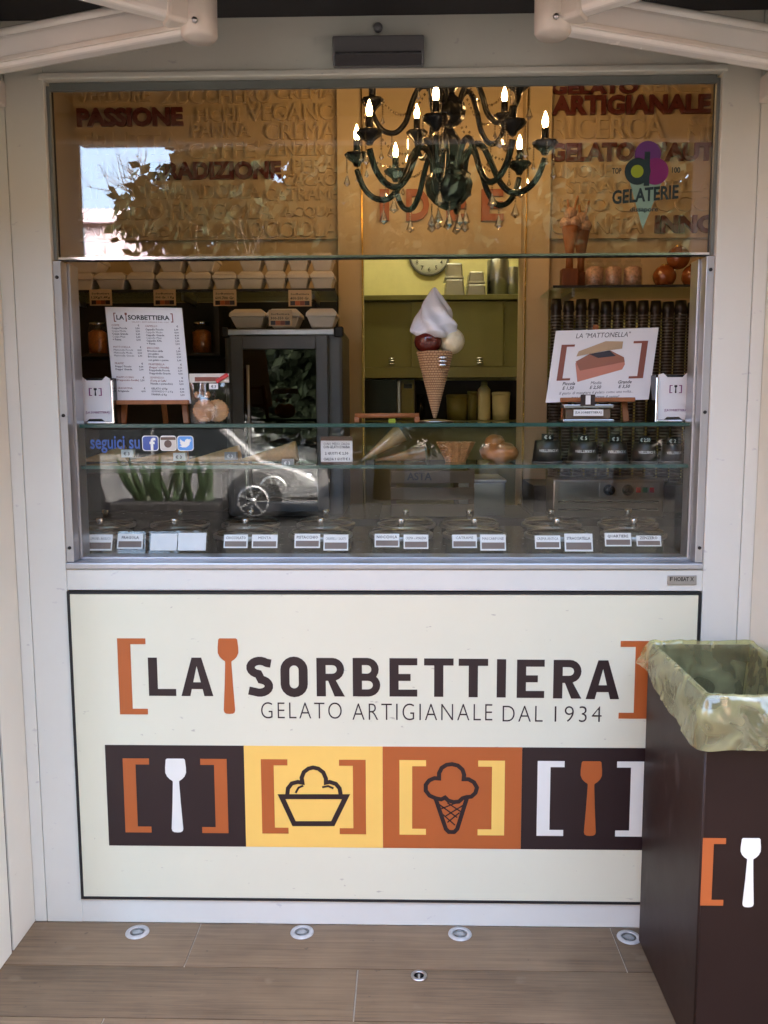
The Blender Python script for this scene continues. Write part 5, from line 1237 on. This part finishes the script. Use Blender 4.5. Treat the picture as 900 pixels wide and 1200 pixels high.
# microwave
X0, X1, Z0, Z1 = RC(415, 444, 486, 487, 2.25)
t = thing('microwave', 'black fronted microwave with a steel handle in the kitchen niche', 'microwave', ((X0+X1)/2, 2.4, zk3)); Z0 = zk3+.0006; W = X1-X0
part('body', B().box(X0, X1, 2.25, 2.58, Z0, Z1), 'grey', t, bev=.004); part('door', B().box(X0+.004, X0+W*.70, 2.243, 2.2495, Z0+.006, Z1-.006), 'blackgloss', t)
part('control_panel', B().box(X0+W*.78, X1-.004, 2.243, 2.2495, Z0+.006, Z1-.006), 'olive', t); part('display', B().box(X0+W*.82, X1-.015, 2.240, 2.2428, Z1-.05, Z1-.025), 'blackgloss', t)
part('handle', B().box(X0+W*.71, X0+W*.77, 2.222, 2.242, Z0+.012, Z1-.012), 'steel', t, bev=.004)
for i, (px, w_, top, m, nm, lb) in enumerate(((536, 26, 462, 'olive', 'food_bin', 'wide olive plastic tub in the kitchen niche'), (568, 15, 446, 'kwall', 'squeeze_bottle', 'tall pale bottle in the kitchen niche'), (588, 22, 459, 'kwall', 'food_bin', 'short pale tub beside the pale bottle'), (554, 12, 458, 'olive', 'food_bin', 'narrow olive tub left of the pale bottle'), (493, 10, 462, 'blackgloss', 'food_bin', 'small dark jar left of the cone ornament'))):
    a, c, u_, v_ = RC(px-w_/2, top, px+w_/2, 487, 2.3); r = (c-a)/2; h = v_-zk3
    t = thing(nm, lb, 'bottle' if 'bottle' in nm else 'tub', ((a+c)/2, 2.34, zk3), 'kitchen tubs and bottles')
    if nm == 'squeeze_bottle':
        part('body', B().lathe([(r*.95, .0006), (r, .01), (r, h*.78), (r*.5, h*.88)], n=20), m, t, world=False); part('cap', B().lathe([(r*.52, h*.88), (r*.5, h*.98), (0, h)], n=16), 'olive', t, world=False)
    else:
        part('body', B().lathe([(r*.88, .0006), (r*.97, h*.88)], n=24), m, t, world=False); part('lid', B().lathe([(r, h*.88), (r, h*.97), (r*.9, h), (0, h)], n=24), m, t, world=False)
# lamp over the kitchen
lt = thing('kitchen_lamp', 'ceiling tube lamp lighting the kitchen behind the header', 'lamp', (.15, 1.9, 2.95))
part('housing', B().box(-.35, .65, 1.95, 2.07, 2.99, 3.04), 'white', lt); part('tube', B().cyl((-.33, 2.01, 2.97), (.63, 2.01, 2.97), .014, n=10), 'tube', lt)

# =================================================================== ACROSS THE STREET (seen mirrored in the glass)
def mir(px, py, D): p = P(px, py, D); return Vector((p.x, -p.y, p.z))
D = 9.2; wc = mir(296, 577, D)
car = thing('parked_car', 'silver hatchback parked across from the kiosk', 'car', (wc.x-1.3, wc.y-.8, 0))
wx, cy0 = wc.x, -D; R = .31; gz = -.03
prof = [(.86, .22), (.90, .42), (.84, .60), (.60, .72), (.10, .86), (-.45, 1.38), (-.85, 1.48), (-2.3, 1.46), (-2.9, 1.36), (-3.2, .92), (-3.3, .55), (-3.25, .25)]
part('body', B().prism([(wx+x, cy0, z) for x, z in prof], (0, -1.65, 0)), 'carpaint', car, bev=.05, seg=3)
win = [(-.12, .90), (-.52, 1.32), (-.88, 1.40), (-1.35, 1.40), (-1.35, .92)]
part('side_window', B().prism([(wx+x, cy0+.012, z) for x, z in win], (0, -.02, 0)), 'carglass', car)
part('side_window', B().prism([(wx+x-1.32, cy0+.012, z) for x, z in [(-.09, .93), (-.09, 1.40), (-.9, 1.39), (-1.35, 1.28), (-1.5, .95)]], (0, -.02, 0)), 'carglass', car)
for xx in (0, -2.45):
    part('wheel_arch', B().lathe([(.385, 0), (.385, .012), (0, .012)], (wx+xx, cy0, R+gz+.03), 36, (0, 1, 0)), 'tyre', car)
    wt = part('wheel', B().lathe([(.22, .0), (.30, .0), (.315, .03), (.315, .17), (.3, .19)], (wx+xx, cy0-.12, R+gz+.005), 36, (0, 1, 0)), 'tyre', car)
    b = B(); c0 = Vector((wx+xx, cy0+.078, R+gz+.005)); b.lathe([(.19, 0), (.218, .0), (.222, .012), (.19, .012)], c0, 36, (0, 1, 0), cap=False)
    for k in range(7):
        a = 2*PI*k/7; u_ = Vector((math.cos(a), 0, math.sin(a))); b.bar(c0+u_*.03, c0+u_*.2, .028, .02, (0, 1, 0))
    b.lathe([(.05, 0), (.045, .018), (0, .02)], c0, 16, (0, 1, 0)); part('rim', b, 'satin', wt)
part('headlight', B().ball((wx+.72, cy0-.12, .62), .12, 14, 8, (1, .9, .55)), 'chrome', car)
part('door_seam', B().box(wx-.42, wx-.41, cy0-.002, cy0+.004, .3, .88).box(wx-1.34, wx-1.33, cy0-.002, cy0+.004, .3, .92), 'tyre', car)
part('bumper_slot', B().box(wx+.5, wx+.87, cy0-.3, cy0+.004, .30, .34), 'tyre', car)
part('door_handle', B().box(wx-1.3, wx-1.12, cy0, cy0+.025, .80, .83), 'carpaint', car, bev=.006)
# planter with agave between terrace and road
pc = mir(195, 590, 6.0)
pl = thing('planter', 'long terracotta planter with spiky agave leaves facing the kiosk', 'planter', (pc.x, -6, -.03))
part('trough', B().hexa([(pc.x-.5, -6.2, -.029), (pc.x+.5, -6.2, -.029), (pc.x+.5, -5.85, -.029), (pc.x-.5, -5.85, -.029)], [(pc.x-.55, -6.25, .62), (pc.x+.55, -6.25, .62), (pc.x+.55, -5.8, .62), (pc.x-.55, -5.8, .62)]), 'dark', pl, bev=.02)
for k in range(26):
    x = pc.x+random.uniform(-.45, .45); a = random.uniform(0, 2*PI); L = random.uniform(.35, .6); d = Vector((math.cos(a)*.45+(x-pc.x)*.5, math.sin(a)*.3, 1)).normalized()*L
    s_ = Vector((-math.sin(a), math.cos(a), 0)); o = Vector((x, -6.0, .60)); w_ = .035
    part('agave_leaf', B().add([o-s_*w_, o+s_*w_, o+d*.5+s_*w_*1.2, o+d, o+d*.5-s_*w_*1.2, o+d*.45+Vector((0, .02, -.02))], [(0, 1, 2, 5), (5, 2, 3), (0, 5, 4), (5, 3, 4)]), 'agave', pl)
# tall blocks added out of view to keep side skylight off the lintel
for X0, X1, lb in ((-34, -9.5, 'tall terracotta apartment block closing the street at left'), (9.5, 34, 'tall terracotta apartment block closing the street at right')):
    t = thing('street_building', lb, 'building', ((X0+X1)/2, -10, -.03), 'buildings across the street')
    part('wall', B().box(X0, X1, -18, -9.5, -.03, 13), 'terra', t); part('cornice', B().box(X0-.3, X1+.3, -18.3, -9.1, 13.001, 13.5), 'facade', t)
    for f_ in range(4):
        for k in range(9):
            x = X0+1.4+k*2.7; z = 1.0+f_*3.1; wdw = part('window', B().box(x-.6, x+.6, -9.498, -9.44, z, z+1.7), 'facade', t); part('pane', B().box(x-.5, x+.5, -9.4395, -9.43, z+.1, z+1.6), 'carglass', wdw)
# bare tree
def bare_tree(label, base, h, seed):
    rnd = random.Random(seed); t = thing('bare_tree', label, 'tree', base, 'bare street trees')
    tr = B(); br = B()
    def grow(p, d, L, r, lv):
        pts = [p]; rs = [r]
        for k in range(4):
            d = (d+Vector((rnd.uniform(-.16, .16), rnd.uniform(-.16, .16), rnd.uniform(-.02, .12)))).normalized(); p = p+d*L/4; pts.append(p); rs.append(r*(1-.13*(k+1)))
        (tr if lv < 2 else br).tube(pts, rs, 6 if lv < 2 else 4)
        if lv >= 6: return
        for k in range(3 if lv < 5 else 2):
            q = pts[2+rnd.randint(0, 2)]; a = rnd.uniform(0, 2*PI); e = d.orthogonal().normalized(); e = Matrix.Rotation(a, 3, d) @ e
            grow(q, (d*rnd.uniform(.7, 1.1)+e*rnd.uniform(.5, .9)).normalized(), L*rnd.uniform(.6, .8), r*.55, lv+1)
    base = Vector(base); grow(base, Vector((0, 0, 1)), h*.36, h*.022, 0)
    part('trunk', tr, 'bark', t); part('crown', br, 'bark', t)
b0 = mir(140, 500, 10.5); bare_tree('tall bare tree across the street mirrored in the sash', (b0.x, -10.5, -.03), 5.2, 5)
b0 = mir(205, 500, 19); bare_tree('second bare tree farther across the street', (b0.x, -19, -.03), 9, 11)
# building with violet sign
def bld(label, X0, X1, Y, h, sign, fm='facade'):
    t = thing('street_building', label, 'building', ((X0+X1)/2, Y, -.03), 'buildings across the street')
    part('wall', B().box(X0, X1, Y-8, Y, -.03, h), fm, t); part('cornice', B().box(X0-.2, X1+.2, Y-8.2, Y+.25, h+.001, h+.35), fm, t)
    nx = int((X1-X0)/2.6)
    for f_ in range(int((h-1)/3)):
        for k in range(nx):
            x = X0+1.3+k*(X1-X0-1.2)/max(1, nx); z = 1+f_*3.0
            wdw = part('window', B().box(x-.55, x+.55, Y+.002, Y+.05, z, z+1.5), 'pwhite', t); part('pane', B().box(x-.47, x+.47, Y+.051, Y+.06, z+.08, z+1.42), 'carglass', wdw)
    if sign: part('signboard', B().box(X1-1.2, X1+.4, Y+.26, Y+.4, 1.5, 5.6), 'violet', t)
p1 = mir(88, 300, 26); p2 = mir(250, 300, 26)
bld('low pale building with a violet signboard across the street', p1.x-16, p1.x+.3, -26, 4.2, True)
q1 = mir(97, 247, 22); q2 = mir(164, 247, 22); bld('narrow lilac house with a violet edge behind the bare tree', q1.x, q2.x, -22, q1.z-.35, False, 'lilac')
bld('long pale building behind the dark evergreens', mir(430, 400, 34).x, mir(430, 400, 34).x+40, -34, 7.5, False)
# evergreens added to block sky light and darken the mirrored street
def evergreen(label, base, h, rx, seed):
    rnd = random.Random(seed); t = thing('evergreen_tree', label, 'tree', base, 'dark evergreens across the street')
    base = Vector(base); part('trunk', B().tube([base, base+Vector((.05, 0, h*.3)), base+Vector((0, .05, h*.8))], [h*.03, h*.024, h*.008], 8), 'bark', t)
    vs = []; fs = []
    cl = [(base+Vector((rnd.gauss(0, .42)*rx, rnd.gauss(0, .42)*rx, h*rnd.uniform(.12, .97)))) for _ in range(150)]
    for c in cl:
        v = (c.z-base.z)/h; ext = math.sin(PI*min(1, .15+.85*v))**.6
        c = Vector((base.x+(c.x-base.x)*ext, base.y+(c.y-base.y)*ext, c.z))
        for k in range(70):
            d = Vector((rnd.gauss(0, 1), rnd.gauss(0, 1), rnd.gauss(0, 1))).normalized()*rnd.uniform(.2, 1)*rx*.28; o = c+d
            a = Vector((rnd.uniform(-1, 1), rnd.uniform(-1, 1), rnd.uniform(-1, 1))).normalized()*.13; e = a.orthogonal().normalized()*.075; i0 = len(vs)
            vs += [o-a, o+e, o+a, o-e]; fs.append((i0, i0+1, i0+2, i0+3))
    part('crown', B().add(vs, fs), 'leaf', t)
for i, (px, dd, h, rx) in enumerate(((278, 12, 8.6, 2.0), (372, 13, 9.0, 2.1), (455, 12.5, 9.2, 2.1), (545, 13.5, 9.4, 2.1), (640, 12.5, 9.0, 2.1), (740, 13, 9.4, 2.2), (850, 12, 9.0, 2.2))):
    b0 = mir(px, 500, dd); evergreen('dark evergreen tree, %s from the left in the row across the street' % onth[i], (b0.x, -dd, -.03), h, rx, 40+i)
